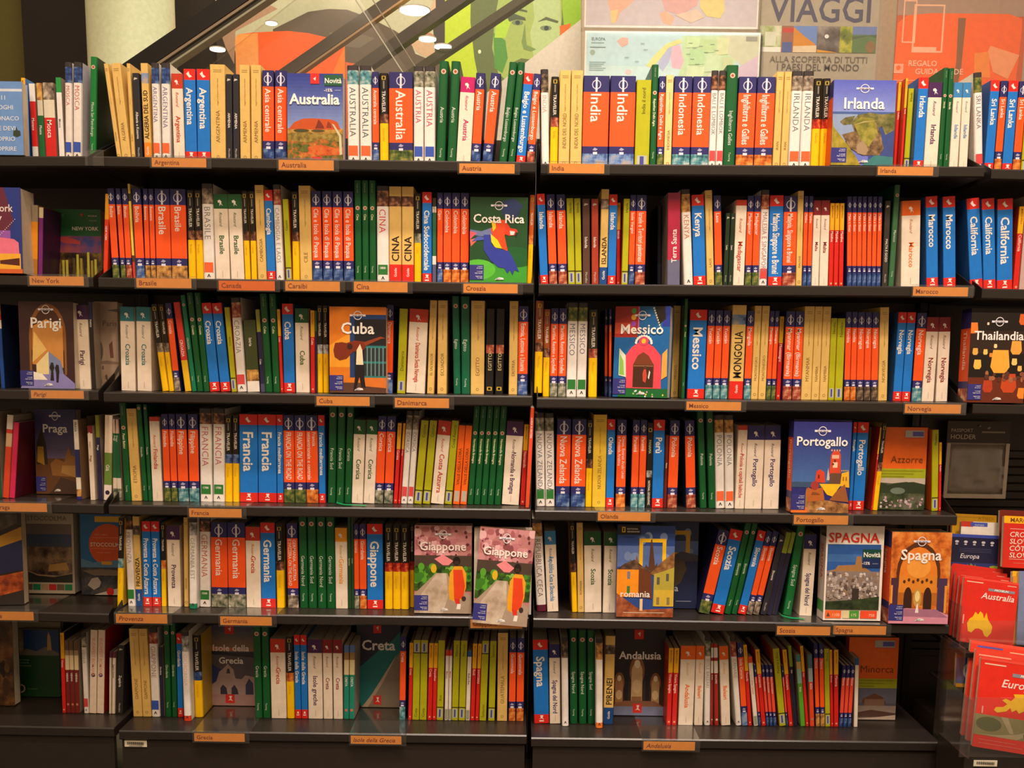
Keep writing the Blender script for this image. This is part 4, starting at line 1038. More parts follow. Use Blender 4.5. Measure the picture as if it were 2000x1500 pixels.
# third shelf
face_book(3, 41, 147, 590, .03, .03, lp('Parigi', [('r', 0, 0, 1, 1, '3c2422'), ('e', .52, .62, .34, .36, '8a5424'), ('e', .52, .62, .28, .31, '4a2c1c'), ('r', .18, .12, .22, .62, '8a5a2c'), ('r', .82, .16, .86, .62, '8a5a2c'), ('p', [(.23, .28), (.25, .72), (.50, .80), (.80, .72), (.80, .24)], 'c88a44'), ('p', [(.23, .3), (.27, .66), (.5, .45)], 'e0b868'), ('p', [(.30, .28), (.53, .43), (.53, .13), (.30, .14)], 'e8d49a'), ('p', [(.53, .43), (.75, .32), (.80, .17), (.53, .14)], '7a84a8'), ('p', [(.2, .16), (.8, .17), (1, .06), (1, 0), (0, 0), (.1, .12)], '8a84c0'), ('p', [(.2, .2), (.4, .17), (.5, .1), (.2, .1)], 'f4ecd8'),
          ('p', [(.55, .09), (.57, .2), (.54, .24), (.57, .3), (.61, .3), (.63, .24), (.61, .2), (.62, .09)], '2a2028'), ('p', [(.66, .07), (.66, .18), (.64, .24), (.67, .28), (.71, .27), (.72, .2), (.70, .07)], '2a2028')], tv=.70, ev=.91, cap=.19),
          '3c2422', 'cover of two figures under a dark arch, titled Parigi', 'L')
face_book(3, 188, 233, 590, .09, .03, [('r', 0, 0, 1, 1, '9c8674'), ('e', .12, .43, .22, .14, '5a5048'), ('e', .1, .45, .14, .09, '867a70'), ('p', [(.6, .5), (.75, .55), (.8, .35), (.65, .35)], '6a4034'), ('p', [(.4, 0), (.6, 0), (1, .2), (1, .27)], '4a423c'), ('p', [(0, .3), (.5, .32), (1, .3), (1, .28), (0, .28)], '7a6658'), ('p', [(.55, .90), (1, .92), (1, .88)], '5a4c44'), ('t', 'Paris', .66, .72, .24, '6a5648', .5, 0, 0, .6)] + blobs(10, .05, .05, .5, .25, .05, ['6a5c50', '4c443e']), '8c7868', 'pale grey-brown cover with pencil sketches, titled Paris', 'L')
face_book(3, 644, 754, 600, .02, .028, lp('Cuba', [('r', 0, 0, 1, 1, 'd8781a'), ('p', [(0, .3), (0, .55), (.36, .7), (.36, .3)], 'e89a28'), ('r', .36, .18, 1, .91, '1c3c74'), ('r', .44, .2, 1, .86, '1e1c22'), ('r', .62, .2, .98, .56, '2a3438'), ('r', .60, .525, 1, .55, '2a7a78'), ('r', .60, .345, 1, .37, '2a7a78'), ('r', .60, .18, 1, .20, '2a7a78')] + [('r', .66+.07*k, .2, .675+.07*k, .53, '7a9a94') for k in range(5)] + [('r', 0, 0, 1, .12, '5a3a2c'), ('p', [(.6, .18), (1, .18), (1, .06), (.62, .08)], 'd8742a'),
          ('p', [(.07, .50), (.10, .58), (.22, .59), (.30, .58), (.44, .61), (.60, .60), (.66, .56), (.60, .50), (.42, .48), (.30, .40), (.18, .38), (.09, .42)], '7a2c14'), ('p', [(.60, .59), (.90, .66), (.99, .64), (.90, .63), (.64, .55)], '8a3c1c'), ('p', [(.47, .33), (.48, .5), (.54, .57), (.58, .50), (.60, .32)], 'ecd8b4'), ('e', .36, .54, .05, .035, '3a1c14'),
          ('p', [(.42, .02), (.48, .33), (.60, .33), (.62, .16), (.64, .06), (.56, .07), (.53, .2), (.47, .04)], '1e1618')], tv=.69, cap=.20),
          'd8781a', 'cover of a man carrying a double bass, titled Cuba', sp=SPL)
face_book(3, 1196, 1297, 600, .05, .036, lp('Messico', [('r', 0, 0, 1, 1, '1c64a4'), ('r', 0, .66, .42, 1, 'a82c24'), ('r', 0, .70, .34, .82, 'c84a30'), ('r', .42, .70, .44, 1, 'd85aa0'), ('r', .86, .78, 1, 1, '2c3c9a'), ('p', [(.72, 1), (.90, 1), (.92, .86), (.80, .80)], '2a2420')] + [('e', .34, .95-.07*k, .045, .03, c) for k, c in enumerate(['5ab04a', 'e8b03a', '9a4ac0', 'f0e0a0'])] + [('e', .70+.016*k, .98-.026*k, .014, .01, 'e8d8a0') for k in range(9)] + [('r', .1, 0, 1, .10, '1c6a34')] + [('e', rnd.uniform(.12, .95), rnd.uniform(.01, .09), .014, .01, c) for c in ['f0e04a', 'e8e8f0', 'f0a0c0', '8ad048']*4]
          + [('p', [(.24, .10), (.22, .46), (.32, .55), (.44, .60), (.60, .60), (.72, .56), (.86, .46), (.88, .10)], 'ec4a5a'), ('p', [(.36, .11), (.36, .36), (.44, .46), (.54, .50), (.64, .46), (.74, .36), (.74, .11)], '7a3c24'), ('r', .37, .11, .73, .36, '4a2818'), ('r', .37, .34, .73, .355, '8a6040'), ('p', [(.10, .54), (.22, .46), (.24, .22), (.10, .24)], 'd8e0c8'), ('p', [(.11, .48), (.18, .40), (.20, .24), (.11, .25)], '8ac050'), ('p', [(.88, .48), (.97, .54), (.98, .24), (.88, .20)], 'e8a84a')] + [('e', .54+.14*math.cos(a*.31), .60+.075*math.sin(a*.31), .022, .016, 'f0ece0') for a in range(11)] + [('e', .54, .62, .09, .05, 'd8486a'), ('e', .54, .62, .04, .028, 'f0c02a'), ('p', [(.55, .18), (.54, .26), (.56, .31), (.60, .31), (.62, .24), (.60, .16)], 'c84a3a'), ('e', .585, .33, .025, .018, '5a3828'), ('p', [(.64, .22), (.66, .3), (.68, .28), (.66, .2)], 'e8e4e0')], tv=.70, cap=.175),
          '1c64a4', 'cover with a pink painted shrine, titled Messico, pages turned outward', yaw=-.34, roll=.0, sp=SPL)
face_book(3, 1888, 1998, 612, .0, .045, lp('Thailandia', [('r', 0, 0, 1, 1, '1e1612'), ('r', 0, .55, 1, .8, '33221a'), ('r', 0, 0, 1, .28, '6a2c18')] + [('p', [(u-r, v), (u-r*.8, v+r*1.1), (u+r*.8, v+r*1.1), (u+r, v), (u+r*.6, v-r*.4), (u-r*.6, v-r*.4)], c) for u, v, r, c in ((.10, .55, .05, 'f0b050'), (.28, .55, .04, 'f8c868'), (.38, .52, .03, 'e89038'), (.15, .40, .07, 'f4c054'), (.55, .40, .17, 'f8b040'), (.82, .58, .10, 'f0a848'), (.80, .44, .05, 'f8d070'), (.90, .37, .04, 'f4c060'), (.92, .90, .08, 'd8642a'), (.05, .80, .08, 'e88030'), (.72, .17, .14, 'c84a20'), (.35, .15, .09, 'b84020'), (.96, .08, .08, 'f09030'), (.45, .62, .03, 'f0d8a0'), (.30, .87, .02, 'e8d8b8'))] + blobs(16, .3, .25, 1, .33, .05, ['8a5038', '5a3424', 'a86848']), cap=.155, tv=.70, ev=.90),
          '1e1612', 'cover with glowing paper lanterns at night, titled Thailandia', 'F', sp=SPL, sptitle='Thailandia')
face_book(3, 1888, 1998, 604, .05, .045, [('r', 0, 0, 1, 1, '2a1c16')], '1e1612', 'second copy tucked behind the paper lantern cover', 'F', sp=SPL, sptitle='Thailandia')
# fourth shelf
face_book(4, 72, 152, 801, .12, .03, lp('Praga', grad(.35, 1, '7a6a8c', '24285c', 20) + [('r', 0, 0, 1, .42, '6a4426'), ('p', [(.02, .35), (.04, .60), (.16, .78), (.26, .60), (.30, .35)], '3a2c20'), ('p', [(.04, .38), (.06, .56), (.20, .56), (.22, .34)], 'b0862c'), ('p', [(.36, .36), (.5, .42), (.7, .38), (.76, .50), (.82, .56), (.88, .46), (1, .44), (1, .2), (.4, .22)], '9a6834'), ('p', [(.62, .25), (.64, .34), (.96, .34), (.96, .2)], 'b88a4a'), ('p', [(.4, .05), (.6, .2), (1, .14), (1, 0), (.3, 0)], '4a3428')], cap=.20, tv=.73, ev=.92),
          '24285c', 'cover of old town towers under a dusky sky, titled Praga', 'L')
PT = lp('Portogallo', grad(.3, 1, '4a74b0', '2c2c74', 24) + [('r', 0, .28, 1, .34, '3c5274'), ('p', [(.26, .28), (.3, .20), (.45, .12), (1, .10), (1, 0), (.2, 0)], 'a8743c'), ('p', [(.64, .42), (.66, .64), (.70, .68), (.80, .68), (.83, .64), (.84, .42)], 'd84a2c'), ('r', .68, .60, .80, .64, 'e8b89a'), ('r', .70, .5, .78, .56, 'f0d0b0'), ('p', [(.40, .34), (.42, .46), (.48, .48), (.56, .45), (.58, .33)], 'd8442a'), ('p', [(.60, .36), (.62, .50), (.66, .36)], 'c8c0b8'), ('p', [(.64, .30), (.66, .44), (.86, .44), (.88, .30)], '6a4a3a'), ('p', [(.84, .30), (.86, .44), (.98, .46), (1, .28)], 'f0b428'), ('p', [(.48, .32), (.86, .32), (.72, .18), (.62, .20)], 'f4c01e'), ('p', [(.26, .20), (.28, .28), (.36, .26), (.54, .28), (.58, .14), (.3, .12)], 'b8642c'), ('e', .40, .30, .07, .05, 'a83a34'), ('p', [(.66, .14), (.78, .24), (.92, .32), (1, .12)], '9a5a30'), ('r', 0, 0, .28, .06, 'e8742a')] + [('r', .66+.045*k, .68, .685+.045*k, .70, 'e8a080') for k in range(4)] + [('r', .72, .56, .745, .59, '6a2c20'), ('r', .45, .38, .475, .42, '5a2820'), ('e', .70, .54, .02, .012, '8a3424')] + [('r', .85+.035*k, .46, .868+.035*k, .475, 'e0b040') for k in range(4)] + [('r', .88+.05*k, .36, .90+.05*k, .40, '9a6a20') for k in range(2)] + [('p', [(.28, .12), (.6, .14), (1, .10), (1, 0), (.28, 0)], 'N:6a4424:a07040:c89458:50'), ('p', [(.34, .2), (.36, .23), (.46, .22), (.5, .2)], '8a4a24')], tv=.74, cap=.16)
face_book(4, 1544, 1656, 826, .0, .038, PT, '2c2c74', 'cover of a red and yellow hill palace, titled Portogallo', sp=SPL, sptitle='Portogallo')
face_book(4, 1544, 1656, 822, .042, .038, [('r', 0, 0, 1, 1, '2c2c74')], '2c2c74', 'second copy tucked behind the hill palace cover', sp=SPL, sptitle='Portogallo')
DZ = dum('Azzorre', 'N:1e2a1a:3c4a2c:6a6a58:22', [('p', [(0, .385), (0, .33), (.3, .32), (.6, .34), (1, .30), (1, .385)], 'c8bcae'), ('p', [(0, .33), (.2, .30), (.5, .33), (.75, .34), (1, .31), (1, .2), (0, .2)], '2e3c26'), ('e', .42, .23, .16, .04, '6a7a6a')] + blobs(40, .05, .02, .98, .15, .035, ['b89aa0', '9a7a88', 'c8b0b8', '5a4a44']))
face_book(4, 1713, 1804, 836, .06, .022, DZ, 'c85a1a', 'orange cover with green hill photo, titled Azzorre')
face_book(4, 1728, 1818, 838, .085, .02, [('r', 0, .5, 1, 1, 'a8481a'), ('r', 0, .385, 1, .5, '7a8018'), ('r', 0, 0, 1, .385, '3a3a24')], 'a8481a', 'second orange copy peeking out right of the green hill cover')
# fifth shelf
face_book(5, -30, 43, 1003, .04, .03, [('r', 0, 0, 1, 1, '2c2420'), ('p', [(0, .56), (1, .70), (1, .84), (0, .66)], 'a87a24'), ('p', [(0, .30), (1, .38), (1, .70), (0, .56)], '24284c'), ('p', [(0, .06), (1, .16), (1, .36), (0, .28)], 'N:6a2c14:a84a20:c8702c:30'), ('p', [(0, .70), (.9, .88), (.9, 1), (0, 1)], 'N:1e1a18:4a4034:6a6050:20')], '6a4a28', 'dark cover with slanting gold, navy and rust bands at the left edge', 'L', yaw=.12)
face_book(5, 45, 147, 996, .155, .04, [('r', 0, 0, 1, 1, 'b8ac98'), ('r', .04, .13, .96, .82, '4a5468'), ('r', .04, .68, .96, .82, '786c64'), ('r', .04, .6, .96, .7, '46526e'), ('r', .04, .22, .96, .55, 'N:3a2e28:7a6450:a88a6a:30'), ('p', [(.04, .30), (.3, .22), (.7, .21), (.96, .24), (.96, .13), (.04, .13)], '2c2c28'), ('p', [(.5, .26), (.52, .34), (.85, .37), (.9, .28)], 'c89a5a'), ('p', [(.04, .29), (.3, .225), (.7, .21), (.96, .25), (.96, .235), (.6, .195), (.3, .21), (.04, .275)], 'a88a6a'), ('t', 'STOCCOLMA', .5, .86, .09, '6a625a', .5, 0, 0, .88)] + [('r', .05+.152*k, .04, .19+.152*k, .11, c) for k, c in enumerate(['5a4a3a', '1e7a4a', 'a88a6a', 'b82c24', '6a5a40', '1e7a4a'])], 'b8ac98', 'grey-white cover with a harbour photo, titled STOCCOLMA', 'L', sp=[(1, '9a8e7c')])
face_book(5, 160, 240, 1006, .155, .03, [('r', 0, 0, 1, 1, '1c6aa4'), ('r', .36, .90, 1, .97, 'e8b428'), ('e', .68, .62, .48, .26, 'd85418'), ('p', [(0, .45), (.3, .40), (1, .44), (1, .3), (0, .3)], '5a88b0'), ('r', 0, 0, 1, .34, 'N:1c2028:3a3c44:5a544c:30'), ('p', [(.02, .30), (.5, .32), (1, .30), (1, .24), (.3, .24)], '7a6a5a'), ('p', [(.15, .12), (.25, .20), (.40, .22), (.48, .16), (.44, .10), (.3, .06)], 'b0a498'), ('p', [(.3, 0), (1, .10), (1, 0)], 'c8c0b8'), ('e', .70, .04, .09, .05, 'd02424'), ('r', .5, .375, .76, .415, 'e0a028'), ('t', 'STOCCOLMA', .24, .60, .095, 'ecd8c8', 0, .02, 0, .95), ('r', .24, .57, .98, .575, 'e89a70'), ('r', .28, .705, .98, .71, 'e89a70'), ('t', 'guida per viaggiatori', .36, .74, .028, 'ecc0a0', 0, 0), ('t', 'con mappa staccabile', .4, .52, .028, 'ecc0a0', 0, 0)], '1c6aa4', 'blue cover with big orange circle lettered STOCCOLMA', 'L')
JP = lp('Giappone', [('r', 0, 0, 1, 1, 'b87a78')] + blobs(70, .02, .62, .98, .99, .08, ['c88a8c', 'd89a9c', 'a86064', 'e0aeb0', '8a4a50', 'c07880']) + blobs(26, .05, .64, .98, .98, .03, ['5a2c30', '6a3438']) + [('r', 0, .50, 1, .66, '4a3c30'), ('p', [(.35, .62), (.5, .67), (.68, .60), (.6, .55), (.5, .55)], 'e88a90'), ('r', 0, .26, 1, .54, 'N:1c2c14:34561e:4a7428:60')] + blobs(22, .0, .36, .34, .54, .08, ['3c7a20', '58a02c', '2c5a1a']) + blobs(10, .5, .42, .7, .52, .05, ['6aa83a', '88b848', '3c6a24']) + blobs(8, .86, .36, 1, .52, .06, ['4a8a28', '2c5a1a']) + [('e', .34, .51, .05, .05, 'd8b020'), ('p', [(0, .22), (.38, .46), (.58, .46), (.66, .34), (1, .20), (1, 0), (0, 0)], 'a89480'), ('p', [(.12, .22), (.40, .46), (.56, .46), (.60, .2), (.5, 0), (.1, 0)], 'N:a8947e:c0ac96:d0c0ac:30'),
          ('p', [(.60, .28), (.62, .46), (.70, .54), (.84, .54), (.91, .46), (.91, .3), (.84, .16), (.70, .14), (.62, .16)], 'e8a024'), ('p', [(.68, .50), (.84, .50), (.89, .32), (.86, .17), (.70, .17)], 'e0441c'), ('p', [(.70, .17), (.80, .17), (.80, .11), (.73, .11)], 'd83428'), ('p', [(.74, .05), (.76, .11), (.82, .11), (.81, .05)], 'ece4dc'), ('e', .74, .60, .065, .05, '1e1614'), ('p', [(.70, .56), (.70, .60), (.78, .60), (.78, .56)], '3a2820'), ('e', .87, .17, .04, .03, '3a2c30')], tc='f6e8e0', tv=.72, cap=.15)
face_book(5, 809, 920, 1029, .02, .035, JP, 'b08070', 'kimono walker cover titled Giappone, the left, upright copy')
face_book(5, 1037-112, 1037, 1034, .02, .02, [('r', 0, 0, 1, 1, 'd8ccc0')], 'e0d4c8', 'pale third copy whose edge shows right of the tilted kimono cover')
face_book(5, 922, 1029, 1041, -.012, .02, JP, 'b08070', 'kimono walker cover titled Giappone, the tilted copy jutting over the shelf edge', roll=.075, dz=-.022, lean=.09)
RO = [('r', 0, 0, 1, 1, '2c4a90'), ('r', 0, .55, 1, .78, '5a74b0')] + blobs(8, .05, .6, .95, .9, .1, ['7a90c0', '4a68a8', '8aa0cc']) + [('r', 0, .90, .40, 1.0, '181614'), ('f', .07, .925, .13, .985, .018, 'e0b82a'), ('t', 'NATIONAL', .16, .955, .028, 'ece4dc', 0, .01, 0, .22), ('t', 'GEOGRAPHIC', .16, .925, .028, 'ece4dc', 0, .01, 0, .22), ('f', .38, .50, .85, .86, .065, 'f4c41e'), ('t', 'TRAVELER', .1, .865, .03, '2a3c7a', 0, .01)]
RO2 = RO + [('p', [(.55, .54), (.58, .84), (.60, .86), (.66, .56), (.70, .60), (.70, .48), (.48, .48), (.5, .58)], '5a3a28'), ('p', [(.30, .55), (.34, .68), (.38, .56)], '8a5a44'), ('p', [(0, .52), (.12, .58), (.3, .63), (.42, .57), (.60, .50), (.3, .48)], 'N:3c2a20:5e4434:7a5a44:60'), ('r', 0, .22, .38, .52, 'ee921e'), ('p', [(.38, .22), (.38, .55), (.60, .48), (.62, .20)], '6a3a20'), ('p', [(.58, .48), (.80, .62), (1, .72), (1, .55), (.64, .46)], 'N:6a4428:8c6238:a87c4c:60'), ('p', [(.64, .12), (.65, .47), (1, .55), (1, .12)], 'b4a440'), ('r', .66, .12, 1, .30, 'd0b03c'), ('p', [(0, .26), (.42, .08), (1, .10), (1, 0), (0, 0)], 'N:7a3c24:9c5230:b46c44:50'), ('r', .41, .07, .46, .20, 'e8c894')] + [('r', u, v, u+.05, v+.08, c) for u, v, c in ((.18, .42, '7a7a8a'), (.70, .36, '5a5a4a'), (.86, .40, '5a5a4a'), (.70, .14, '8a7a4a'), (.88, .14, '8a7a4a'), (.18, .26, '3a7a3a'))] + [('t', 'romania', .07, .22, .115, 'f0e8e0', 0, .012, 0, .56), ('r', .12, .045, .84, .052, 'e0c8b0')]
face_book(5, 1203, 1314, 1029, .02, .022, RO2, '2c4a90', 'cover of orange old town houses, titled romania')
face_book(5, 1252, 1360, 1021, .10, .022, [('r', 0, 0, 1, 1, '24345e')] + RO[1:10] + [('f', .38, .60, .85, .90, .075, 'd8a81e'), ('r', 0, 0, 1, .62, '242e54'), ('p', [(.5, .60), (.7, .66), (1, .62), (1, .55), (.5, .54)], '4a4a5c'), ('p', [(.55, .50), (.62, .58), (.75, .56), (.80, .46), (.7, .3), (.6, .25)], '5a4c3a'), ('t', 'slovenia', .66, .20, .12, 'd8d8e0', 1, .008, 0, .6), ('r', .62, .08, .9, .086, 'a8b0c8')], '24345e', 'dark blue lake cover with yellow frame, behind the old town houses cover')
face_book(5, 1607, 1719, 1030, .015, .045, [('r', 0, 0, 1, 1, 'f0e6dc'), ('r', .03, .115, .955, .805, '2c5ca4'), ('r', .03, .62, .955, .70, '3f70b4'), ('p', [(.03, .52), (.18, .54), (.22, .58), (.52, .59), (.54, .68), (.62, .68), (.64, .58), (.80, .52), (.955, .51), (.955, .45), (.03, .45)], 'a87a48'), ('r', .03, .2, .955, .52, '8a7c76')] + village() + [('r', .48, .2, .60, .34, '3a302c'), ('p', [(.03, .2), (.5, .22), (.955, .26), (.955, .115), (.03, .115)], 'N:1e2a1a:3c4a2c:55:40'), ('r', .64, .66, .955, .755, '14483a'), ('t', 'Novità', .80, .675, .085, 'f0ece0', .5, .02, 0, .29), ('r', .64, .565, .955, .66, '1c2c5a'), ('t', '-15%', .70, .595, .05, 'f0ece0', .5, .02, 0, .16), ('t', 'sconto', .86, .60, .026, 'a8b0c8', .5, 0), ('t', 'SPAGNA', .48, .83, .165, 'd0301a', .5, .014, 0, .9)] + [('r', u0, .025, u1, .105, c) for u0, u1, c in ((.03, .31, 'f06a30'), (.33, .45, 'e0d0a0'), (.45, .62, '4a9a3a'), (.64, .93, 'f0502c'))] + [('t', s, u, .045, .05, 'f8d8b8', .5, 0) for s, u in (('1100', .22), ('175', .53), ('750', .84))] + [('p', [(.05, .04), (.08, .09), (.12, .04)], '5a4a3a')],
          'f0e6dc', 'white cover with hill village photo, titled SPAGNA in red', sp=[(.12, PIC['k']), (.80, 'c8bcb4'), (.92, '3a8a3a'), (1, 'c8bcb4')], sptitle='SPAGNA', name='illustrated_guidebook')
face_book(5, 1734, 1850, 1043, -.004, .055, lp('Spagna', [('r', 0, 0, 1, 1, 'N:a8501c:d8742a:e89a48:40'), ('e', .47, .55, .37, .34, '5a3018'), ('e', .47, .52, .32, .32, 'e8842a'), ('r', .15, .2, .79, .52, 'e08a2c'), ('e', .47, .62, .2, .12, 'f0a040'), ('r', .13, .2, .8, .34, 'b86a24'), ('e', .31, .28, .07, .12, '3a2014'), ('e', .64, .28, .07, .12, '3a2014'), ('e', .47, .28, .07, .1, 'c89a4a'), ('r', .24, .14, .38, .28, '3a2014'), ('r', .57, .14, .71, .28, '3a2014'), ('e', .47, .30, .04, .06, 'f0d890')] + [('e', .24+.075*k, .46+.02*(k % 2), .022, .018, '5a2c18') for k in range(7)] + [('r', .02, .2, .14, .5, '4a2c40'), ('r', .80, .08, .96, .5, '4a3454'), ('r', .02, .22, .05, .42, 'f0a048'), ('r', .92, .12, .96, .42, 'e8983c'), ('p', [(0, .14), (.3, .17), (.8, .15), (1, .10), (1, 0), (0, 0)], 'd890a8'), ('p', [(.2, .16), (.8, .16), (1, .07), (.1, .08)], 'a8708a'), ('p', [(.44, .12), (.46, .2), (.48, .23), (.50, .12)], 'f0e4e0')], tv=.70, cap=.18),
          'b8602a', 'cover of a glowing tiled arch, titled Spagna, at the shelf front', sp=SPL, sptitle='Spagna')
# bottom shelf
face_book(6, -20, 29, 1212, .12, .03, [('r', 0, 0, 1, 1, 'N:1e140c:4a3018:7a5228:18')] + blobs(8, .3, .1, .95, .9, .2, ['3a2614', '5c4020', '241810']), '3a2818', 'dark brown cover at the left edge', 'L')
face_book(6, 30, 118, 1233, .185, .02, [('r', 0, 0, 1, 1, '14401e'), ('r', 0, .62, 1, 1, '1c3c6a'), ('r', 0, .62, .22, 1, 'N:5a5044:8a7c68:b0a48c:25'), ('p', [(0, .62), (.3, .72), (.5, .68), (.7, .75), (1, .66), (1, .62)], '6a6458'), ('p', [(.74, .70), (.75, .9), (.78, .98), (.82, .9), (.84, .70)], 'b08a4a'), ('o', .14, .12, .09, .065, .3, 'c8a498'), ('t', 'TOURING', .28, .105, .035, '6a8a5a', 0, 0)] + [('t', s, .05, v, .03, '9ab088', 0, 0, 0, .7) for s, v in (('Berlino Amburgo', .545), ('Monaco Colonia', .50), ('Dresda Francoforte', .455))], '14401e', 'green cover with a city square photo across its top', 'L', name='sleeved_guidebook')
face_book(6, 25, 122, 1210, .215, .015, [('r', 0, 0, 1, 1, '8a8068')], '8a8068', 'plain grey-beige cover standing behind the green city square cover', 'L')
face_book(6, 404, 502, 1224, .16, .03, rg('Isole della/Grecia', grad(.55, 1, 'c88a4a', '3c4a64', 18) + [('p', [(0, .76), (.1, .74), (1, .68), (1, .66), (0, .66)], 'd86a3a'), ('r', 0, .3, 1, .68, '5a5258'), ('p', [(0, .69), (.5, .66), (1, .67), (1, .6), (0, .64)], '2c2a34'), ('p', [(0, .2), (0, .55), (.3, .45), (.3, .1)], '2c3a74'), ('r', 0, 0, 1, .16, 'b08a88'), ('p', [(.05, .14), (.08, .25), (.2, .30), (.26, .42), (.34, .46), (.43, .52), (.54, .45), (.58, .34), (.7, .33), (.78, .38), (.95, .36), (1, .3), (1, .14)], 'b09894'), ('p', [(.40, .40), (.42, .46), (.46, .46), (.48, .40)], '4a3c44'), ('p', [(.28, .14), (.28, .22), (.33, .26), (.40, .22), (.42, .14)], '3c3448'), ('p', [(.5, .14), (.5, .22), (.56, .26), (.62, .2), (.64, .14)], '3c3448'), ('p', [(.78, .14), (.78, .26), (.85, .34), (.93, .28), (.94, .14)], '3c3858')], tv=.68, cap=.13),
          '4a4a58', 'cover of a white chapel bell wall, titled Isole della Grecia')
face_book(6, 697, 782, 1222, .16, .03, rg('Creta', [('r', 0, 0, 1, 1, '1e2438'), ('p', [(0, .15), (0, .45), (.5, .68), (.8, .80), (1, .92), (1, .4), (.4, .1), (.1, 0)], '147070'), ('p', [(.1, .0), (.35, .14), (.55, .3), (.80, .52), (1, .68), (1, 0)], '8a7a68'), ('p', [(.12, 0), (.35, .16), (.55, .33), (.82, .56), (.92, .64), (.6, .3), (.3, .04), (.25, 0)], 'b8a48c'), ('p', [(0, .45), (.5, .68), (1, .92), (1, 1), (0, 1)], '24283c')], cap=.235, tv=.69), '1e2438', 'cover of a beach curving along teal sea, titled Creta')
face_book(6, 1198, 1296, 1233, .14, .03, rg('Andalusia', [('r', 0, 0, 1, 1, '261c24'), ('r', 0, .1, 1, .4, '3a2820'), ('p', [(0, 0), (0, .10), (1, .10), (1, 0)], '7a84a8'), ('p', [(.0, .1), (.05, .16), (.2, .16), (.22, .1)], '9a6848')]
          + [q for cx, s, c in ((.10, .7, 'b08058'), (.45, 1, 'd0b080'), (.82, .7, 'b89868')) for q in (('e', cx, .46*s+.06, .15*s, .17*s, '8a5a34'), ('r', cx-.11*s, .1, cx+.11*s, .46*s, c), ('e', cx, .46*s+.04, .11*s, .12*s, c), ('e', cx, .56*s+.04, .06*s, .05*s, 'ecdcc0'), ('e', cx, .34*s, .09*s, .08*s, 'e0c498'), ('r', cx-.1*s, .10, cx+.1*s, .22*s, '9a6a44'))] + [('r', .21, .1, .28, .62, '1e1820'), ('r', .63, .1, .70, .62, '1e1820'), ('p', [(0, .1), (.2, .17), (.8, .17), (1, .1)], '8a5c40'), ('r', 0, 0, 1, .105, '7a84a8')], tv=.66, cap=.155), '261c24', 'dark cover of lit horseshoe arches, titled Andalusia')
face_book(6, 1652, 1748, 1248, .13, .025, dum('Minorca', '5a5a6c', [('r', 0, .2, 1, .385, '6a6a7c'), ('p', [(.3, .2), (.32, .25), (.45, .29), (.55, .32), (.72, .28), (.8, .2)], '6a4434'), ('r', .36, .17, .76, .25, '8a6a5a'), ('r', 0, 0, 1, .17, '9a8a80'), ('p', [(0, .06), (.5, .12), (1, .08), (1, .04), (0, .02)], '5a4038'), ('p', [(0, 0), (.5, .02), (1, .06), (1, 0)], 'c8b4a4')]), 'c8581a', 'orange cover with seaside house photo, titled Minorca, at the right end')

# ------------------------------------------------------------------ labels of the spine-out books: each says which one
ORD = ['first', 'second', 'third', 'fourth', 'fifth', 'sixth', 'seventh', 'eighth', 'ninth']
def describe(b):
    st, o = b['st'], b['o']
    if 'D' in o: return o['D']
    if st == 'w': return 'cream guide with %s top' % WN[o.get('c', 'r')]
    if st == 'g' and float(o.get('e', .1)) > .2: return 'tall slim green guide'
    return DESC[st]
def short(t): return ' '.join(t.replace('/', ' ').replace(',', '').split()[:5])
seen = {}
for b in BOOKS:
    b['desc'] = describe(b); seen.setdefault((b['desc'], b['title'], b['row']), []).append(b)
legible = lambda b: b['title'] and b['st'] not in 'np' and not (b['st'] == 'c' and b['title'] in ('Mosca', 'Cuba'))
COL = {'l': 'orange', 'r': 'blue', 'g': 'green', 'm': 'white', 'y': 'tan', 'Y': 'tan', 'w': 'cream', 'd': 'olive', 'i': 'olive', 'k': 'dark', 'e': 'black', 's': 'small orange', 'c': ''}
GRP = {'l': 'orange and navy guidebooks', 'r': 'blue and red guidebooks', 'g': 'tall green guidebooks', 'm': 'white illustrated guidebooks', 'y': 'tan handbooks', 'Y': 'tan handbooks', 'w': 'cream guides with coloured tops', 'n': 'black and yellow guidebooks', 'p': 'slim red and yellow guides', 'd': 'olive green handbooks', 'i': 'olive green handbooks', 'k': 'dark slim handbooks', 'e': 'black guidebooks', 's': 'small orange guides'}
SD = {'n': 'black-yellow guidebook', 'p': 'slim yellow-red guide'}
def words_of(b, t): return ('%s %s' % (COL.get(b['st'], ''), ' '.join(t.split()[:3]))).strip()
groups = {}
for b in BOOKS: groups.setdefault((b['desc'], short(b['title']) if legible(b) else '', b['row']), []).append(b)
used = set()
def give(b, s):
    k = s; i = 2
    while k in used: k = s+', copy %d' % i; i += 1
    used.add(k); tag(b['root'], k, 'book', GRP.get(b['st'], 'other guides on the shelves'))
ROWS = {r: [b for b in BOOKS if b['row'] == r] for r in range(1, 7)}
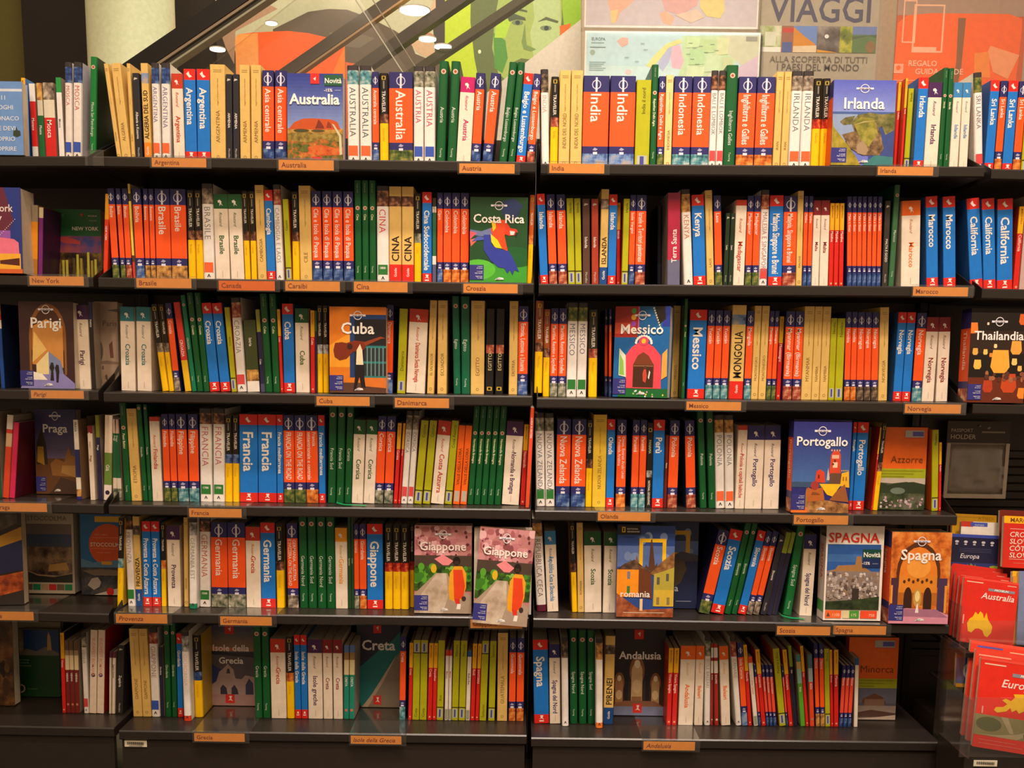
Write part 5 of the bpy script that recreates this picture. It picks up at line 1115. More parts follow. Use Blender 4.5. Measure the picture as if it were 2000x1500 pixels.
for (desc, t, row), L in groups.items():
    if t:
        d = desc.replace(' with navy ends', '').replace(' with red ends', '') if len(t.split()) > 3 else desc
        for i, b in enumerate(L):
            n = len(L); give(b, '%s lettered %s, ' % (d, t)+('' if n == 1 else ('left one, ' if i == 0 else 'right one, ') if n == 2 else '%s of %d, ' % (ORD[i], n))+ROWN[row])
        continue
    R_ = ROWS[row]; i = 0
    while i < len(L):                           # runs of like books that stand side by side
        run = [L[i]]; k = R_.index(L[i])
        while i+1 < len(L) and R_.index(L[i+1]) == k+len(run): i += 1; run.append(L[i])
        i += 1; lo = next((q for q in reversed(R_[:k]) if legible(q)), None); hi = next((q for q in R_[k+len(run):] if legible(q)), None)
        d = SD.get(run[0]['st'], desc); gap = lambda q: abs(R_.index(q)-k) if q else 99
        if lo and gap(lo) == 1: where = 'right of '+words_of(lo, short(lo['title']))
        elif hi and R_.index(hi) == k+len(run): where = 'left of '+words_of(hi, short(hi['title']))
        else: where = ('%s books right of ' % {2: 'two', 3: 'three'}.get(gap(lo), 'few'))+words_of(lo, short(lo['title'])) if lo else 'at the row start'
        for j, b in enumerate(run):
            pos = '' if len(run) == 1 else ('left one of two, ' if j == 0 else 'right one of two, ') if len(run) == 2 else '%s of %d, ' % (ORD[j], len(run))
            give(b, '%s, %sjust %s, %s' % (d, pos, where, ROWN[row]) if not where[0] in '2345ta' else '%s, %s%s, %s' % (d, pos, where, ROWN[row]))

# ------------------------------------------------------------------ country cards in clear holders along the shelf fronts
CARDS = [(1, 'Argentina', 296, 403, 308, 327, 0), (1, 'Australia', 544, 652, 312, 333, 0), (1, 'Austria', 897, 1005, 319, 339, 0), (1, 'India', 1073, 1180, 319, 339, 0), (1, 'Irlanda', 1715, 1822, 325, 343, 0),
         (2, 'New York', 57, 164, 539, 558, 0), (2, 'Brasile', 266, 374, 543, 563, 0), (2, 'Canada', 427, 537, 548, 568, 0), (2, 'Caraibi', 557, 664, 549, 569, 0), (2, 'Cina', 691, 796, 550, 571, 0), (2, 'Croazia', 905, 1011, 554, 573, 0), (2, 'Marocco', 1784, 1890, 560, 579, 0),
         (3, 'Parigi', 60, 164, 762, 779, .3), (3, 'Cuba', 618, 722, 774, 793, 0), (3, 'Danimarca', 771, 877, 777, 797, 0), (3, 'Messico', 1341, 1447, 784, 802, 0), (3, 'Norvegia', 1768, 1876, 789, 808, 0),
         (4, 'Praga', -12, 92, 982, 1000, 0), (4, 'Francia', 369, 472, 993, 1011, 0), (4, 'Olanda', 1168, 1270, 1000, 1018, 0), (4, 'Portogallo', 1551, 1656, 1006, 1025, 0),
         (5, 'Vienna', -35, 66, 1194, 1212, 0), (5, 'Provenza', 226, 327, 1199, 1218, .3), (5, 'Germania', 430, 531, 1204, 1222, 0), (5, 'Giappone', 919, 1020, 1210, 1228, 0), (5, 'Scozia', 1518, 1621, 1223, 1241, 0), (5, 'Spagna', 1628, 1730, 1222, 1240, 0),
         (6, 'Grecia', 379, 478, 1432, 1449, 0), (6, 'Isole della Grecia', 685, 784, 1437, 1454, .3), (6, 'Andalusia', 1257, 1357, 1448, 1466, .3)]
for row, s, xl, xr, yt, yb, sh in CARDS:
    Y = -.006; a = bp(xl, yt, Y); b = bp(xr, yb, Y); w = b.x-a.x; h = a.z-b.z
    X = (a.x+b.x)/2; u = 'L' if X < -1 else 'M' if X < 0 else 'R' if X < 1 else 'F'; zt = zsh(u, row, X)
    root = empty('card_holder', (a.x, Y, b.z)); tag(root, 'clear holder with %sorange card lettered %s, on the %s edge' % ('bright ' if s == 'Canada' else 'glare-washed ' if s == 'Norvegia' else '', s, ROWN[row]), 'label', 'orange country cards on the shelf edges')
    MB().box(0, 0, 0, w, .0007, h, 'ff7a18' if s == 'Canada' else 'ffa444').build('card', root)
    m = MB().box(-.004, -.0016, -.003, w+.012, -.0009, h+.004, 'acrylic').box(-.004, -.0016, h+.004, w+.012, .0058, h+.0048, 'acrylic')
    m.build('holder_front', root)
    if row > 3: MB().box(-.004, .007, zt-b.z+.0003, w+.012, .17, zt-b.z+.0007, 'acrylic').build('holder_tray', root)
    letters(s, root, (w*.05, -.0004, h*.26), 'across', h*.52, w*.9, '8a2c08', 0, .004, sh, name='lettering')
t = empty('card_holder', (bp(170, 300, 0).x, -.012, bp(170, 300, 0).z+.002)); tag(t, 'empty clear holder on the top shelf edge below the tall Mosca San Pietroburgo guide', 'label', 'orange country cards on the shelf edges')
MB().box(0, 0, -.03, .042, .0007, .004, 'acrylic').build('holder_front', t); MB().box(0, .0007, .0034, .042, .012, .004, 'acrylic').build('holder_lip', t)
for (xl, xr, yt, yb, Y, lab) in ((243, 287, 1446, 1459, .004, 'barcode sticker on the plinth under the tan GIAPPONE handbooks'), (1055, 1099, 1458, 1469, .0105, 'barcode sticker on the plinth under the blue Spagna guide')):
    a = bp(xl, yt, Y); b = bp(xr, yb, Y); w = b.x-a.x; h = a.z-b.z; r = empty('barcode_sticker', (a.x, Y, b.z)); tag(r, lab, 'sticker', 'white barcode stickers')
    MB().box(0, 0, 0, w, .0012, h, 'e0d8c0').build('paper', r); art(r, w, h, [('r', .12+.03*k, .34, .12+.03*k+(.016 if k % 3 else .024), .8, '403830') for k in range(25)] + [('r', .2, .12, .8, .24, '8a8070')], -.0001, 'bars')

# ------------------------------------------------------------------ passport pouch hanging on the slatted back
Y = .235; a = bp(1852, 822, Y); b = bp(1962, 974, Y); w = b.x-a.x; h = a.z-b.z
r = empty('passport_pouch', (a.x, Y, b.z)); tag(r, 'clear plastic pouch with dark PASSPORT HOLDER header hanging right of the fourth shelf', 'pouch')
MB().box(0, 0, h*.72, w, .0012, h, '453a33').build('header_card', r)
MB().box(.0, .001, .004, w, .0016, h*.72, '988c80').build('backing', r)
bb = MB()
for q in ((0, -.004, 0, .009, -.001, h*.72), (w-.009, -.004, 0, w, -.001, h*.72), (.009, -.004, 0, w-.009, -.001, .012)): bb.bev(*q, 'dcd0c2', .001)
bb.build('welded_edge', r)
v = []; f = []; n = 9                           # rippled clear film
for j in range(n):
    for i in range(n): v.append((.009+(w-.018)*i/(n-1), -.003+.0016*math.sin(i*1.9+j*.7)+.0012*math.sin(j*2.3+i), .012+(h*.70-.012)*j/(n-1)))
for j in range(n-1):
    for i in range(n-1): f.append([j*n+i, j*n+i+1, (j+1)*n+i+1, (j+1)*n+i])
o = mesh('clear_film', v, f, ['acrylic'], None, r, True); o.modifiers.new('thickness', 'SOLIDIFY').thickness = .0004
MB().tube((w*.5, -.005, h*.94), (w*.5, .03, h*.95), .0025, '8a8680').build('hook', r)
art(r, w, h, [('t', 'PASSPORT', .06, .86, .055, 'c8b8a4', 0, .006, 0, .42), ('t', 'HOLDER', .06, .77, .075, 'd8c8b4', 0, .006, 0, .46), ('r', .55, .85, .92, .872, '9a8a78'), ('p', [(.62, .91), (.655, .925), (.66, .94), (.672, .925), (.70, .92), (.672, .912), (.66, .895)], '9a8a78')], -.0002, 'header_print')

# ------------------------------------------------------------------ folded maps in the stand at the right
ZBASE = bp(1900, 1478, -.15).z; ZTIER = bp(1875, 1263, .0).z
def folded_map(xl, yb, wpx, hm, Y, roll, lean, items, col, label, th=.012, group='folded road maps in the stand', edge='c8b8a0', z=None):
    p = bp(xl, yb, Y); w = bp(xl+wpx, yb, Y).x-p.x; yaw = -.18 if roll > .1 else -.08; lean = .20 if roll > .1 else .14; rl = .085 if roll > .1 else .02; w /= math.cos(yaw)
    if z is not None: p.z = z
    p.z += th*math.sin(lean)+.001+w*math.sin(rl)
    r = empty('folded_map', p, (-lean, rl, yaw)); tag(r, label, 'map', group)
    MB().box(0, 0, 0, w, .0008, hm, col).build('cover', r)
    m = MB()
    for k in range(4): m.prism([(.001, .0009+th*k/4, .001), (.0004, .0009+th*(k+.5)/4, .001), (.001, .0009+th*(k+1)/4, .001), (w-.001, .0009+th*(k+1)/4, .001), (w-.001, .0009+th*k/4, .001)], (0, 0, hm-.003), edge)
    m.build('folded_sheet', r)
    if items: art(r, w, hm, items, -.0001)
    return r
AUS = [(.0, .45), (.08, .65), (.2, .75), (.28, .95), (.40, .86), (.47, 1), (.58, .92), (.64, .72), (.72, .98), (.80, .72), (1, .45), (.98, .2), (.84, .0), (.72, .05), (.62, .25), (.48, .30), (.34, .28), (.2, .1), (.06, .15)]
EUR = [(.0, .1), (.05, .25), (.25, .3), (.35, .45), (.2, .6), (.3, .7), (.45, .62), (.55, .8), (.5, .95), (.75, 1), (1, .98), (.95, .6), (.9, .3), (.7, .1), (.62, .25), (.5, .12), (.45, .3), (.35, .12), (.1, 0)]
fit = lambda P, u, v, w, h, sk=0: [(u+x*w+sk*y, v+y*h) for x, y in P]
mich = lambda name, land, tw, tu=.64: [('r', 0, .97, 1, 1, 'e84a3a'), ('r', .06, .925, .36, .94, 'e8c0a8'), ('r', .80, .93, .96, .945, 'e8a090'), ('r', .46, .825, .94, .865, '8a8a98'), ('t', 'MICHELIN', .70, .833, .04, 'f4ece4', .5, .02, .2, .4), ('t', name, tu, .70, .12, 'f4dcd4', .5, .012, .25, tw), ('p', land, 'e8b81e'), ('r', .05, .28, .075, .42, 'e8a090')]
EUN = [('r', 0, .95, 1, 1, '3a4cae'), ('r', 0, 0, 1, .55, '2a346e'), ('p', fit(AUS, .28, .26, .36, .28), '7a8a2a'), ('p', fit(EUR, .66, .24, .34, .28), '8a9a2c'), ('e', .02, .32, .08, .05, '7a8a2a'), ('t', 'Europa', .42, .62, .10, 'd8d4dc', .5, .004, .25, .5)] + [('e', .15+.18*k, .88, .04, .02, 'c8c4cc') for k in range(5)] + [('r', .12+.18*k, .83, .17+.18*k, .85, 'c8c4cc') for k in range(5)] + [('r', .2, .77-.025*k, .85, .774-.025*k, '5a5c80') for k in range(3)]
folded_map(1850, 1090, 82, .10, .21, 0, .1, [('r', 0, .94, .5, 1, 'a83020')], '8a2a1c', 'red map rearmost in the stand, only its top edge showing')
folded_map(1856, 1110, 83, .135, .17, 0, .1, [('t', 'A PIEDI', .75, .90, .08, 'b8881c', .5, 0, 0, .4), ('r', .05, .94, .7, .95, 'c8981c')], 'f0b82a', 'yellow map lying in the stand above the white map')
folded_map(1872, 1150, 90, .165, .13, .05, .12, [('r', .0, .92, .25, 1, 'c83a2a'), ('r', .2, .93, .55, .99, '4a5cb8'), ('t', 'europa', .38, .94, .05, 'c8cce8', .5, 0, 0, .3), ('r', 0, 0, 1, .5, 'a8b4cc')], 'ece4dc', 'white map with rounded corner behind the navy Europa map')
folded_map(1850, 1168, 92, .155, .10, .02, .12, EUN, '1c1e3c', 'navy map lettered Europa with green continents')
folded_map(1948, 1130, 100, .165, .10, .06, .12, [], '7a2418', 'dark red map behind the yellow-headed red one')
folded_map(1957, 1112, 100, .125, .06, .04, .12, [('r', 0, .86, 1, 1, 'f4b41c'), ('t', 'MARCO POLO', .12, .885, .085, '7a4a10', 0, .02, 0, .8), ('r', .12, .75, 1, .758, 'f0c8b8'), ('r', .12, .165, 1, .172, 'f0c8b8')] + [('t', s, .12, v, .10, 'f0d8c8', 0, .01, .15, 1.0) for s, v in (('CROAZIA', .60), ('SLOVENIA', .465), ('CÔTE CROATE', .33), ('SLOVÉNIE', .20))] + [('r', .2, .09, .7, .096, 'e89080')], 'd02a1c', 'red map with yellow head lettered CROAZIA SLOVENIA')
folded_map(1975, 1180, 80, .075, .03, .02, .12, [('t', 'MARCO POLO', .25, .75, .1, 'c89010', 0, .01, 0, .7)], 'f4b81e', 'bright yellow map right of the red Australia maps')
for k in range(5): folded_map(1826+9*k, 1262-5*k, 100, .175-.006*k, .10-.018*k, .12, .10, [('r', .1, .93, .5, .945, 'e8a090'), ('r', .82, .94, .96, .95, 'e8b0a0')], 'cc281c', 'red map %s behind the front Australia map' % ('farthest' if k == 0 else 'fourth' if k == 1 else 'third' if k == 2 else 'second' if k == 3 else 'directly'), .010, z=ZTIER)
folded_map(1869, 1262, 99, .155, .0, .16, .10, mich('Australia', fit(AUS, .14, .12, .46, .38), .7), 'd8281a', 'red map lettered Australia, front of its stack in the stand', z=ZTIER)
folded_map(1973, 1262, 30, .165, .01, .04, .1, [], 'e0952a', 'orange-yellow map right of the Australia map')
folded_map(1985, 1262, 60, .175, .0, .04, .1, [], '7a88b0', 'blue-grey map at the right edge beside Australia')
folded_map(1866, 1345, 90, .085, -.02, .03, .1, [('r', 0, .82, 1, 1, 'd83a24'), ('r', 0, .1, 1, .8, '4a5a8c'), ('o', .3, .45, .16, .25, .3, 'c8c8d0'), ('o', .6, .45, .16, .25, .3, 'c8c8d0'), ('r', 0, 0, 1, .1, 'e0902a')], '4a5a8c', 'blue map with pale rings left of the front Europa map')
folded_map(1874, 1470, 130, .222, -.07, .14, .1, [('r', 0, .965, 1, 1, 'f0503a'), ('r', .1, .935, .45, .955, '5a5ab0'), ('r', .55, .91, 1, .93, 'f0c8a8')], 'e8402c', 'pinkish red map farthest behind the front Europa map', .012, z=ZBASE)
folded_map(1885, 1472, 130, .212, -.10, .14, .1, [('r', .05, .93, .5, .945, 'f0a890')], 'e04030', 'red map directly behind the front Europa map', .012, z=ZBASE)
folded_map(1897, 1473, 128, .203, -.13, .13, .1, [('r', 0, .14, 1, .37, '8a8458'), ('e', .2, .27, .18, .08, '5a6038'), ('p', [(0, .15), (.3, .16), (.6, .2), (1, .32), (1, .27), (.7, .18), (.6, .14)], 'b0a480'), ('p', [(.36, .37), (.5, .2), (.56, .2), (.46, .37)], 'b0a480'), ('e', .85, .20, .16, .06, '5a6038')] + [(q[0],)+tuple(q[1:]) for q in mich('Europa', fit(EUR, .25, .41, .5, .24), .55, .56)[:7]] + [('r', .08, .38, .10, .46, 'e8a090'), ('r', .08, .09, .6, .095, 'e88070'), ('r', .08, .05, .7, .055, 'e88070')], 'e02a1a', 'red map lettered Europa over aerial road photo, foremost in the stand', z=ZBASE)
s = empty('map_stand', bp(1900, 1490, -.15)); tag(s, 'clear stepped display stand holding folded maps beside the bookcase', 'stand'); s0 = s.location
def sb(n, x0, y0, z0, x1, y1, z1, c): MB().box(x0-s0.x, y0-s0.y, z0-s0.z, x1-s0.x, y1-s0.y, z1-s0.z, c).build(n, s)
zb = ZBASE; xl = bp(1884, 1478, -.15).x
sb('base', xl, -.15, .0, xl+.4, -.02, zb, '2a231f'); sb('base_back', 1.012, -.02, .0, xl+.4, .2, zb, '2a231f')
for Yp, px, y0, y1 in ((.0, 1868, 1262, 1180), (-.055, 1862, 1472, 1262), (-.145, 1884, 1474, 1362)):
    p0 = bp(px, y0, Yp); p1 = bp(px, y1, Yp)
    sb('side_panel', p0.x-.003, Yp-.02, p0.z, p0.x, Yp+.10, p1.z, 'acrylic')
for Yp, y0, y1 in ((-.018, 1262, 1211), (-.148, 1474, 1361)):
    p0 = bp(1872, y0, Yp); p1 = bp(1872, y1, Yp); sb('pocket_front', p0.x, Yp-.003, p0.z-.004, p0.x+.3, Yp-.0005, p1.z, 'acrylic')
p = bp(1875, 1263, .0); sb('tier_shelf', max(p.x-.02, 1.01), -.045, ZTIER-.012, p.x+.35, .21, ZTIER-.0005, '1d1815')
p = bp(1870, 1347, -.03); sb('tier_shelf', max(p.x-.01, 1.0), -.03, p.z-.008, p.x+.2, .10, p.z-.002, '1d1815')
p = bp(1852, 1168, .10); sb('tier_shelf', p.x-.04, .085, p.z-.036, p.x+.4, .245, p.z-.028, '1d1815')
a = bp(1902, 1485, -.152); b = bp(1947, 1497, -.152); w = b.x-a.x; h = a.z-b.z; r = empty('barcode_sticker', (a.x, -.1525, b.z)); tag(r, 'barcode sticker on the dark base of the map stand', 'sticker', 'white barcode stickers')
MB().box(0, 0, 0, w, .0015, h, 'e0d8c0').build('paper', r); art(r, w, h, [('r', .12+.03*k, .34, .12+.03*k+(.016 if k % 3 else .024), .8, '403830') for k in range(25)], -.0001, 'bars')

# ------------------------------------------------------------------ placards in clear stands on top of the bookcases
def placard(name, label, Y, x0, y0, x1, y1, items, col, stand=True, cat='poster', th=.004, over=None):
    """x0..y1 and the printing are given in the photograph's pixels; built as a real board at depth Y."""
    a = bp(x0, y0, Y); b = bp(x1, y1, Y); w = b.x-a.x; h = a.z-b.z
    r = empty(name, (a.x, Y, b.z)); tag(r, label, cat)
    MB().box(0, 0, 0, w, th, h, col).build('board', r)
    U = lambda x: (x-x0)/(x1-x0); V = lambda y: (y1-y)/(y1-y0); out = []
    for it in items:
        k = it[0]
        if k == 'r': out.append(('r', U(it[1]), V(it[4]), U(it[3]), V(it[2]), it[5]))
        elif k == 'p': out.append(('p', [(U(x), V(y)) for x, y in it[1]], it[2]))
        elif k == 'e': out.append(('e', U(it[1]), V(it[2]), it[3]/(x1-x0), it[4]/(y1-y0), it[5]))
        elif k == 'f': out.append(('f', U(it[1]), V(it[4]), U(it[3]), V(it[2]), it[5]/(x1-x0), it[6]))
        elif k == 't': out.append(('t', it[1], U(it[2]), V(it[3]), it[4]/(x1-x0), it[5]) + tuple(it[6:9]) + ((it[9]/(x1-x0),) if len(it) > 9 else ()))
    art(r, w, h, out, -.0002, 'print', text_name='lettering')
    if stand:
        MB().box(-.008, -.006, -.004, w+.008, -.0035, h, 'acrylic').box(-.008, -.006, -.008, w+.008, th+.004, -.004, 'acrylic').box(-.008, th+.001, -.004, w+.008, th+.003, h, 'acrylic').build('clear_stand', r)
    return r
TOPZ = {}
placard('wall_map', 'pale political map of Europe in a clear stand, lower of two maps', .29, 1143, 60, 1480, 196,
        [('r', 1146, 64, 1477, 196, 'bcdce6'), ('r', 1146, 130, 1477, 196, 'c8e4e8'), ('p', [(1330, 68), (1430, 66), (1440, 110), (1420, 140), (1430, 196), (1310, 196), (1330, 130)], 'c0dcb4'), ('p', [(1405, 66), (1477, 66), (1477, 110), (1450, 130), (1415, 100)], 'ccd0b8'), ('p', [(1440, 130), (1477, 105), (1477, 196), (1435, 196)], 'd0bcd4'), ('p', [(1312, 90), (1326, 86), (1334, 120), (1328, 135), (1312, 132), (1308, 112)], 'e8b8cc'), ('p', [(1300, 92), (1312, 90), (1306, 120), (1294, 140), (1284, 128), (1290, 108)], 'b4bce0'), ('p', [(1262, 128), (1280, 104), (1300, 84), (1326, 74), (1330, 82), (1304, 92), (1286, 118), (1272, 134)], 'e0dc94'), ('p', [(1204, 80), (1214, 72), (1226, 74), (1226, 86), (1214, 92)], 'e8b0a8'), ('e', 1228, 142, 6, 5, 'e8c8cc'), ('e', 1158, 103, 5, 5, '98b0a4')]
        + [('r', 1186+rnd.random()*230, y, 1186+rnd.random()*0+200+rnd.random()*230, y+1.2, '9cb8bc') for y in ()] + [('t', 'EUROPA', 1156, 79, 5.5, '6a8088', 0, .01, 0, 26), ('r', 1155, 83, 1180, 84.5, '8aa4aa'), ('r', 1153, 92, 1183, 93.5, '6a8088'), ('r', 1452, 68, 1474, 77, '9a9c94')] + [('p', [(1335+a, 70+b_), (1335+a+c_, 70+b_+2), (1335+a+c_-3, 70+b_+d_), (1335+a-2, 70+b_+d_+2)], e_) for a, b_, c_, d_, e_ in ((4, 0, 26, 20, 'c8e4b4'), (30, 4, 30, 26, 'bcd8a4'), (62, 0, 24, 34, 'd0dcb0'), (10, 24, 30, 30, 'b4d8a8'), (42, 34, 28, 34, 'c8e0bc'), (74, 40, 20, 40, 'c4d4a8'), (6, 58, 34, 30, 'd0e4c0'))] + [('r', 1152, 122+4*k, 1184-4*(k % 3), 123.2+4*k, '8aa8ae') for k in range(5)] + [('r', x, y, x+8, y+1.2, '8aa090') for x, y in ((1342, 82), (1350, 92), (1362, 88), (1338, 104), (1372, 100), (1346, 114), (1384, 84), (1356, 124), (1392, 96), (1250, 84), (1256, 96), (1220, 112), (1240, 120))], 'e8eae4')
placard('wall_map', 'lilac world map panel above the map of Europe', .295, 1143, -40, 1480, 57,
        [('r', 1146, -40, 1477, 52, 'c8c0c8'), ('p', [(1190, -40), (1240, -40), (1236, 5), (1222, 18), (1212, 26), (1206, 45), (1196, 50), (1194, 25), (1188, 8)], 'e0b09a'), ('p', [(1192, 24), (1208, 20), (1204, 46), (1196, 50)], 'dcc890'), ('p', [(1285, -40), (1368, -40), (1360, 10), (1330, 30), (1300, 22), (1290, -4)], 'd4a8a8'), ('p', [(1288, 28), (1300, 22), (1318, 36), (1312, 52), (1296, 46)], 'e4b49c'), ('p', [(1366, -20), (1410, -40), (1414, 20), (1406, 36), (1380, 32), (1366, 14)], 'dccc88'), ('p', [(1318, 30), (1360, 18), (1376, 34), (1350, 46)], 'd8c4b4')], 'ece8e4')
placard('poster', 'grey VIAGGI placard with a strip of travel photos', .30, 1490, -70, 1706, 196,
        [('t', 'VIAGGI', 1598, 41, 45, '4c4c66', .5, .012, 0, 186), ('r', 1489, 50, 1530, 102, 'N:50602c:a0b070:e0e0cc:14'), ('r', 1500, 62, 1520, 90, 'd4d8c4'), ('r', 1489, 92, 1530, 102, 'ece8e0'), ('r', 1530, 50, 1552, 102, '9a6450'), ('r', 1532, 54, 1552, 63, 'c83a34'), ('r', 1532, 82, 1550, 102, '4a5c9a'), ('r', 1552, 50, 1595, 102, '6a8ccc'), ('p', [(1552, 52), (1572, 70), (1592, 85), (1595, 102), (1552, 102)], 'd08a24'), ('p', [(1552, 90), (1595, 88), (1595, 102), (1552, 102)], 'e0ccaa'), ('r', 1595, 50, 1637, 102, 'N:3a302c:6a6260:a8a09a:14'), ('e', 1613, 70, 4, 4, 'e8e8e8'), ('p', [(1596, 96), (1636, 102), (1596, 102)], 'd8981e'), ('r', 1637, 50, 1660, 102, 'N:2a3a14:7a8a2c:d0c84a:20'), ('r', 1660, 50, 1704, 102, '5a7a4c'), ('r', 1660, 50, 1704, 66, '6a80b8'), ('p', [(1660, 76), (1690, 68), (1704, 72), (1704, 66), (1660, 70)], '4a6048'), ('e', 1694, 90, 9, 12, '8a6a44'),
         ('t', 'ALLA SCOPERTA DI TUTTI', 1600, 122, 11, '6a6258', .5, .004, 0, 182), ('t', 'I PAESI DEL MONDO', 1600, 138, 12, '5c5450', .5, .004, 0, 182)], 'aca290')
placard('poster', 'orange gift placard lettered REGALO with phone outlines', .30, 1757, -40, 1992, 196,
        [('r', 1757, -40, 1992, 30, 'a88a78'), ('p', [(1759, 45), (1775, 30), (1820, 25), (1960, 25), (1984, 34), (1985, 60), (1980, 196), (1757, 196)], 'f4641e'), ('p', [(1868, 34), (1882, 34), (1880, 130), (1872, 196), (1866, 196), (1870, 120)], '8a5a3a'), ('f', 1768, 0, 1792, 84, 2.2, 'f0b898'), ('f', 1787, 8, 1843, 103, 3, 'f0b898'), ('r', 1790, 92, 1832, 102, 'f0b898'), ('p', [(1902, 103), (1928, 100), (1934, 152), (1904, 150)], 'f08a34'), ('p', [(1926, 100), (1930, 88), (1984, 106), (1966, 154), (1938, 140)], 'f09a6a'), ('r', 1757, 158, 1860, 160, 'f09a6a'),  # greyish top band is a reflection painted into the print
         ('t', 'REGALO', 1783, 130, 10, 'f4c0a0', 0, .015, 0, 55), ('t', 'GUIDA VERDE', 1796, 146, 10, 'f4c0a0', 0, .015, 0, 94), ('r', 1757, 126, 1774, 145, 'f4a888'), ('e', 1765, 134, 4, 5, 'f4641e')], 'c8582c')
# ------------------------------------------------------------------ the hall behind
wl = mesh('wall_back', [(-5, 2.6, 0), (5, 2.6, 0), (5, 2.6, 5), (-5, 2.6, 5)], [[0, 1, 2, 3]], [mat('d8ccb8', .6)]); tag(wl, kind='structure')
def slab(name, pts, Y, t, c, parent=None): return MB().prism([tuple(bp(x, y, Y)) for x, y in pts], (0, t, 0), c).build(name, parent)
o = slab('wall_panel', [(-150, -100), (55, -100), (55, 420), (-150, 420)], 2.45, .05, '5c5420'); o.name = 'wall_left'; tag(o, kind='structure')
p = bp(112, 60, 2.3); pr = empty('pilaster', (p.x, 2.3, 0)); tag(pr, 'dark brown post left of the pale round column', 'post')
hw = .16; MB().bev(-hw, 0, 0, hw, .2, 4, '1a120c', .02).build('shaft', pr)
for k, (z, c) in enumerate(((1.75, '4a3010'), (1.93, '3a240c'), (1.62, '30200e'))): MB().bev(.02, -.012, z, hw, 0, z+.07, c, .004).build('band', pr)
p = bp(257, 60, 1.9); co = empty('column', (p.x, 1.9, 0)); tag(co, 'pale round column behind the top shelf', 'column')
MB().tube((0, 0, .12), (0, 0, 4.4), .173, 'e2ecc6', 40).build('shaft', co); MB().tube((0, 0, 0), (0, 0, .12), .20, 'b4b09a', 40).build('base_ring', co)
for q in co.children:
    for pl in q.data.polygons: pl.use_smooth = len(pl.vertices) == 4
o = slab('wall_dark', [(330, -100), (500, -100), (500, 420), (330, 420)], 2.45, .05, '2e2620'); o.name = 'wall_recess'; tag(o, kind='structure')
placard('mural', 'large print of a dark-jacketed person bending over a big orange cup', 2.4, 478-60, -90, 868, 330,
        [('r', 418, -90, 868, 330, 'b8b694'), ('p', [(418, 330), (418, 70), (432, 40), (470, 140), (480, 330)], '3a3028'), ('p', [(424, 50), (470, 25), (545, -10), (600, -40), (520, -40), (440, 20)], 'b0907a'), ('p', [(424, 55), (436, 92), (452, 125), (456, 60), (540, 15), (520, 5)], 'a88468'),
         ('p', [(530, 55), (560, 40), (600, 20), (640, 14), (676, 15), (720, 30), (770, 55), (800, 75), (810, 100), (860, 120), (868, 330), (520, 330)], '5c4e3e'), ('p', [(640, 60), (700, 62), (730, 70), (700, 90), (650, 85)], '6e6250'), ('p', [(846, -90), (868, -90), (868, 110), (850, 110), (844, 40)], '3c342c'), ('p', [(850, -20), (850, 40), (838, 60), (842, 70), (850, 100), (828, 106), (812, 95), (796, 75), (820, 40), (840, 10)], 'c4a480'), ('e', 836, 66, 12, 7, 'b07a5a'),
         ('p', [(455, 330), (455, 75), (460, 66), (490, 62), (520, 60), (560, 58), (600, 62), (655, 74), (671, 86), (672, 330)], 'f45c18'), ('p', [(455, 330), (455, 75), (460, 66), (500, 63), (500, 330)], 'f49a50'), ('p', [(671, 86), (560, 330), (672, 330)], 'f47a20'), ('p', [(672, 118), (700, 122), (706, 330), (672, 330)], 'e0602c')], 'b8b694', stand=False, cat='mural', th=.02)
placard('mural', 'lime green print of a woman\'s face', 2.4, 868, -160, 1140, 330,
        [('r', 868, -160, 1140, 330, 'b4cc24'), ('p', [(920, -160), (1100, -160), (1128, -20), (1122, 60), (1130, 330), (935, 330), (940, 180), (926, 110), (918, 40)], '5c6a3c'), ('p', [(965, 30), (975, -30), (1010, -90), (1060, -100), (1090, -60), (1092, 30), (1088, 80), (1070, 118), (1040, 150), (1000, 165), (972, 140), (960, 90)], '98ac5a'), ('p', [(1030, -60), (1085, -50), (1090, 40), (1086, 80), (1068, 112), (1040, 110), (1032, 60), (1040, 30)], 'a8bc80'), ('p', [(962, 60), (985, 75), (990, 110), (980, 140), (965, 130)], '4c8a34'), ('p', [(970, 20), (995, 40), (985, 70), (964, 70)], 'a4c838'), ('p', [(988, 28), (1000, 22), (1022, 30), (1024, 36), (1006, 34), (992, 38)], '44543a'), ('p', [(984, 20), (1000, 10), (1026, 16), (1026, 20), (1002, 15)], '4c5c3c'), ('e', 1008, 40, 11, 5, '6a8058'), ('e', 1008, 40, 4.5, 4.5, '2c3a34'), ('e', 1062, 50, 11, 5, '6a8058'), ('e', 1063, 50, 4.5, 4.5, '2c3a34'), ('p', [(1046, 38), (1062, 28), (1086, 36), (1084, 40), (1062, 34)], '4c5c3c'),
         ('p', [(1022, 40), (1016, 78), (1020, 92), (1034, 96), (1044, 92), (1036, 88), (1026, 84), (1024, 70)], '6e8848'), ('p', [(1000, 118), (1016, 110), (1032, 112), (1044, 116), (1030, 126), (1010, 128)], '5c6a3c'), ('e', 936, 98, 3, 4, 'd8e0b0'), ('p', [(1090, -160), (1140, -160), (1140, 50), (1098, 60), (1092, 10)], '8cb428'), ('p', [(1088, 46), (1110, 40), (1106, 56), (1090, 68)], 'd8641e')], 'b4cc24', stand=False, cat='mural', th=.02)
o = slab('wall_slope', [(1137, 36), (1137, 480), (760, 480), (760, 330)], 2.25, .1, 'd8d0c0'); o.name = 'trim_1'; tag(o, kind='structure')
o = slab('wall_front', [(1137, -120), (2200, -120), (2200, 480), (1137, 480)], 2.0, .08, 'c0a890'); o.name = 'wall_right'; tag(o, kind='structure')
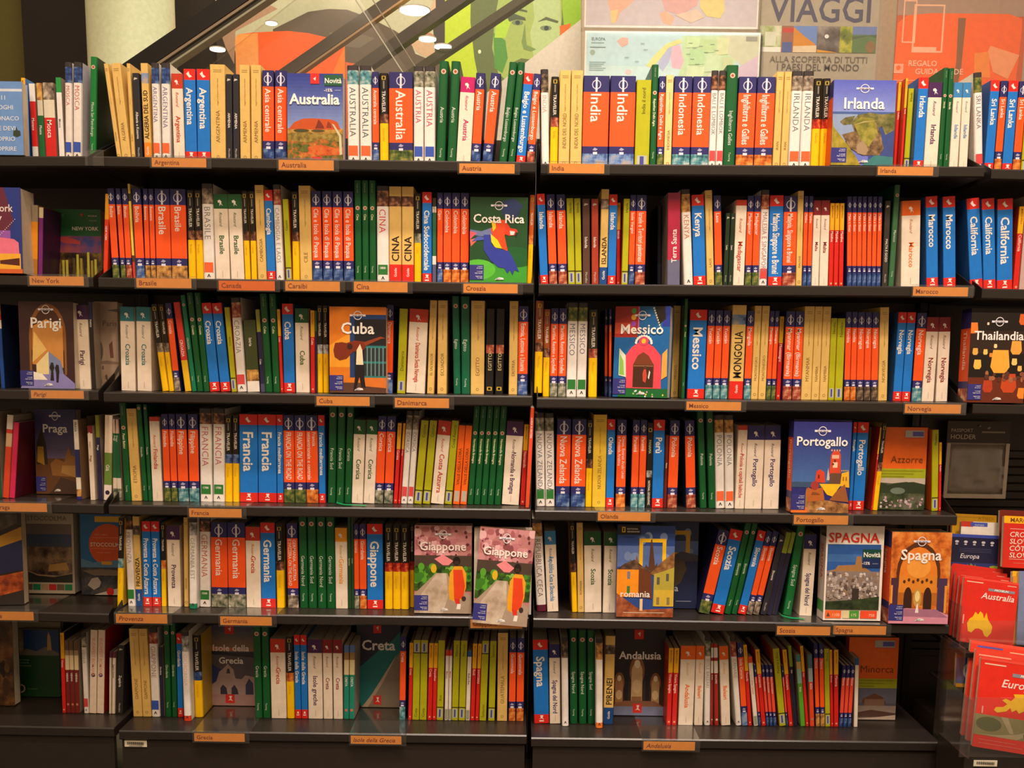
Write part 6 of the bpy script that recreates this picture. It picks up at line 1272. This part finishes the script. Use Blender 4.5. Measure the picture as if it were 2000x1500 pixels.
es = empty('escalator', bp(400, 100, 1.45)); tag(es, 'sloping escalator side with dark handrail and glass behind the top shelf', 'escalator'); es0 = es.location
def bar(n, x0, y0, x1, y1, wd, Y, t, c):
    d = math.hypot(x1-x0, y1-y0); nx, ny = -(y1-y0)/d*wd/2, (x1-x0)/d*wd/2
    o = MB().prism([tuple(bp(x, y, Y)-es0) for x, y in ((x0+nx, y0+ny), (x1+nx, y1+ny), (x1-nx, y1-ny), (x0-nx, y0-ny))], (0, t, 0), c).build(n, es); return o
bar('handrail', 150, 206, 545, -62, 34, 1.45, .07, '15110e'); bar('rail_trim_or_glass_line', 172, 216, 560, -46, 5, 1.44, .05, '9a8a74'); bar('rail_trim_or_glass_line', 215, 204, 600, -56, 4, 1.44, .05, 'a8a890'); bar('rail_base', 200, 208, 590, -54, 9, 1.45, .05, '3c3a34')
bar('glass_dark_line', 545, 150, 800, -26, 22, 1.75, .06, '4c4236'); bar('rail_trim_or_glass_line', 560, 158, 820, -24, 4, 1.74, .04, 'b08a60'); bar('glass_dark_line', 690, 140, 930, -26, 22, 1.75, .06, '4a4438'); bar('glass_dark_line', 790, 150, 1060, -30, 15, 1.75, .06, '4c4a34')  # dark reflected lines in the glass, built as solid bars
MB().prism([tuple(bp(x, y, 1.6)-es0) for x, y in ((240, 260), (600, -20), (690, -20), (840, 200), (840, 260))], (0, .012, 0), 'acrylic').build('glass_panel', es)
bar('glass_edge', 685, -16, 812, 180, 2.2, 1.59, .014, 'c8c8b4'); bar('glass_edge', 722, -10, 838, 172, 1.6, 1.62, .014, '9a9a84')
for x, y, r_ in ((530, 47, 11), (425, 98, 14), (810, 22, 28), (835, 78, 16), (865, 93, 16)):  # glowing discs stand in for ceiling lamps mirrored in the glass
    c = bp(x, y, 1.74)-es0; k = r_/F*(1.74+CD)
    MB().prism([(c.x+k*math.cos(a*math.pi/10), c.y+k*.9*math.sin(a*math.pi/10), c.z) for a in range(20)], (0, 0, .004), 'E:fff4d8:2.2').build('lamp_reflection', es); MB().prism([(c.x+k*1.05*math.cos(a*math.pi/10), c.y+k*.95*math.sin(a*math.pi/10), c.z+.004) for a in range(20)], (0, 0, .004), 'c8c0b0').build('reflection_rim', es)
make_letters()
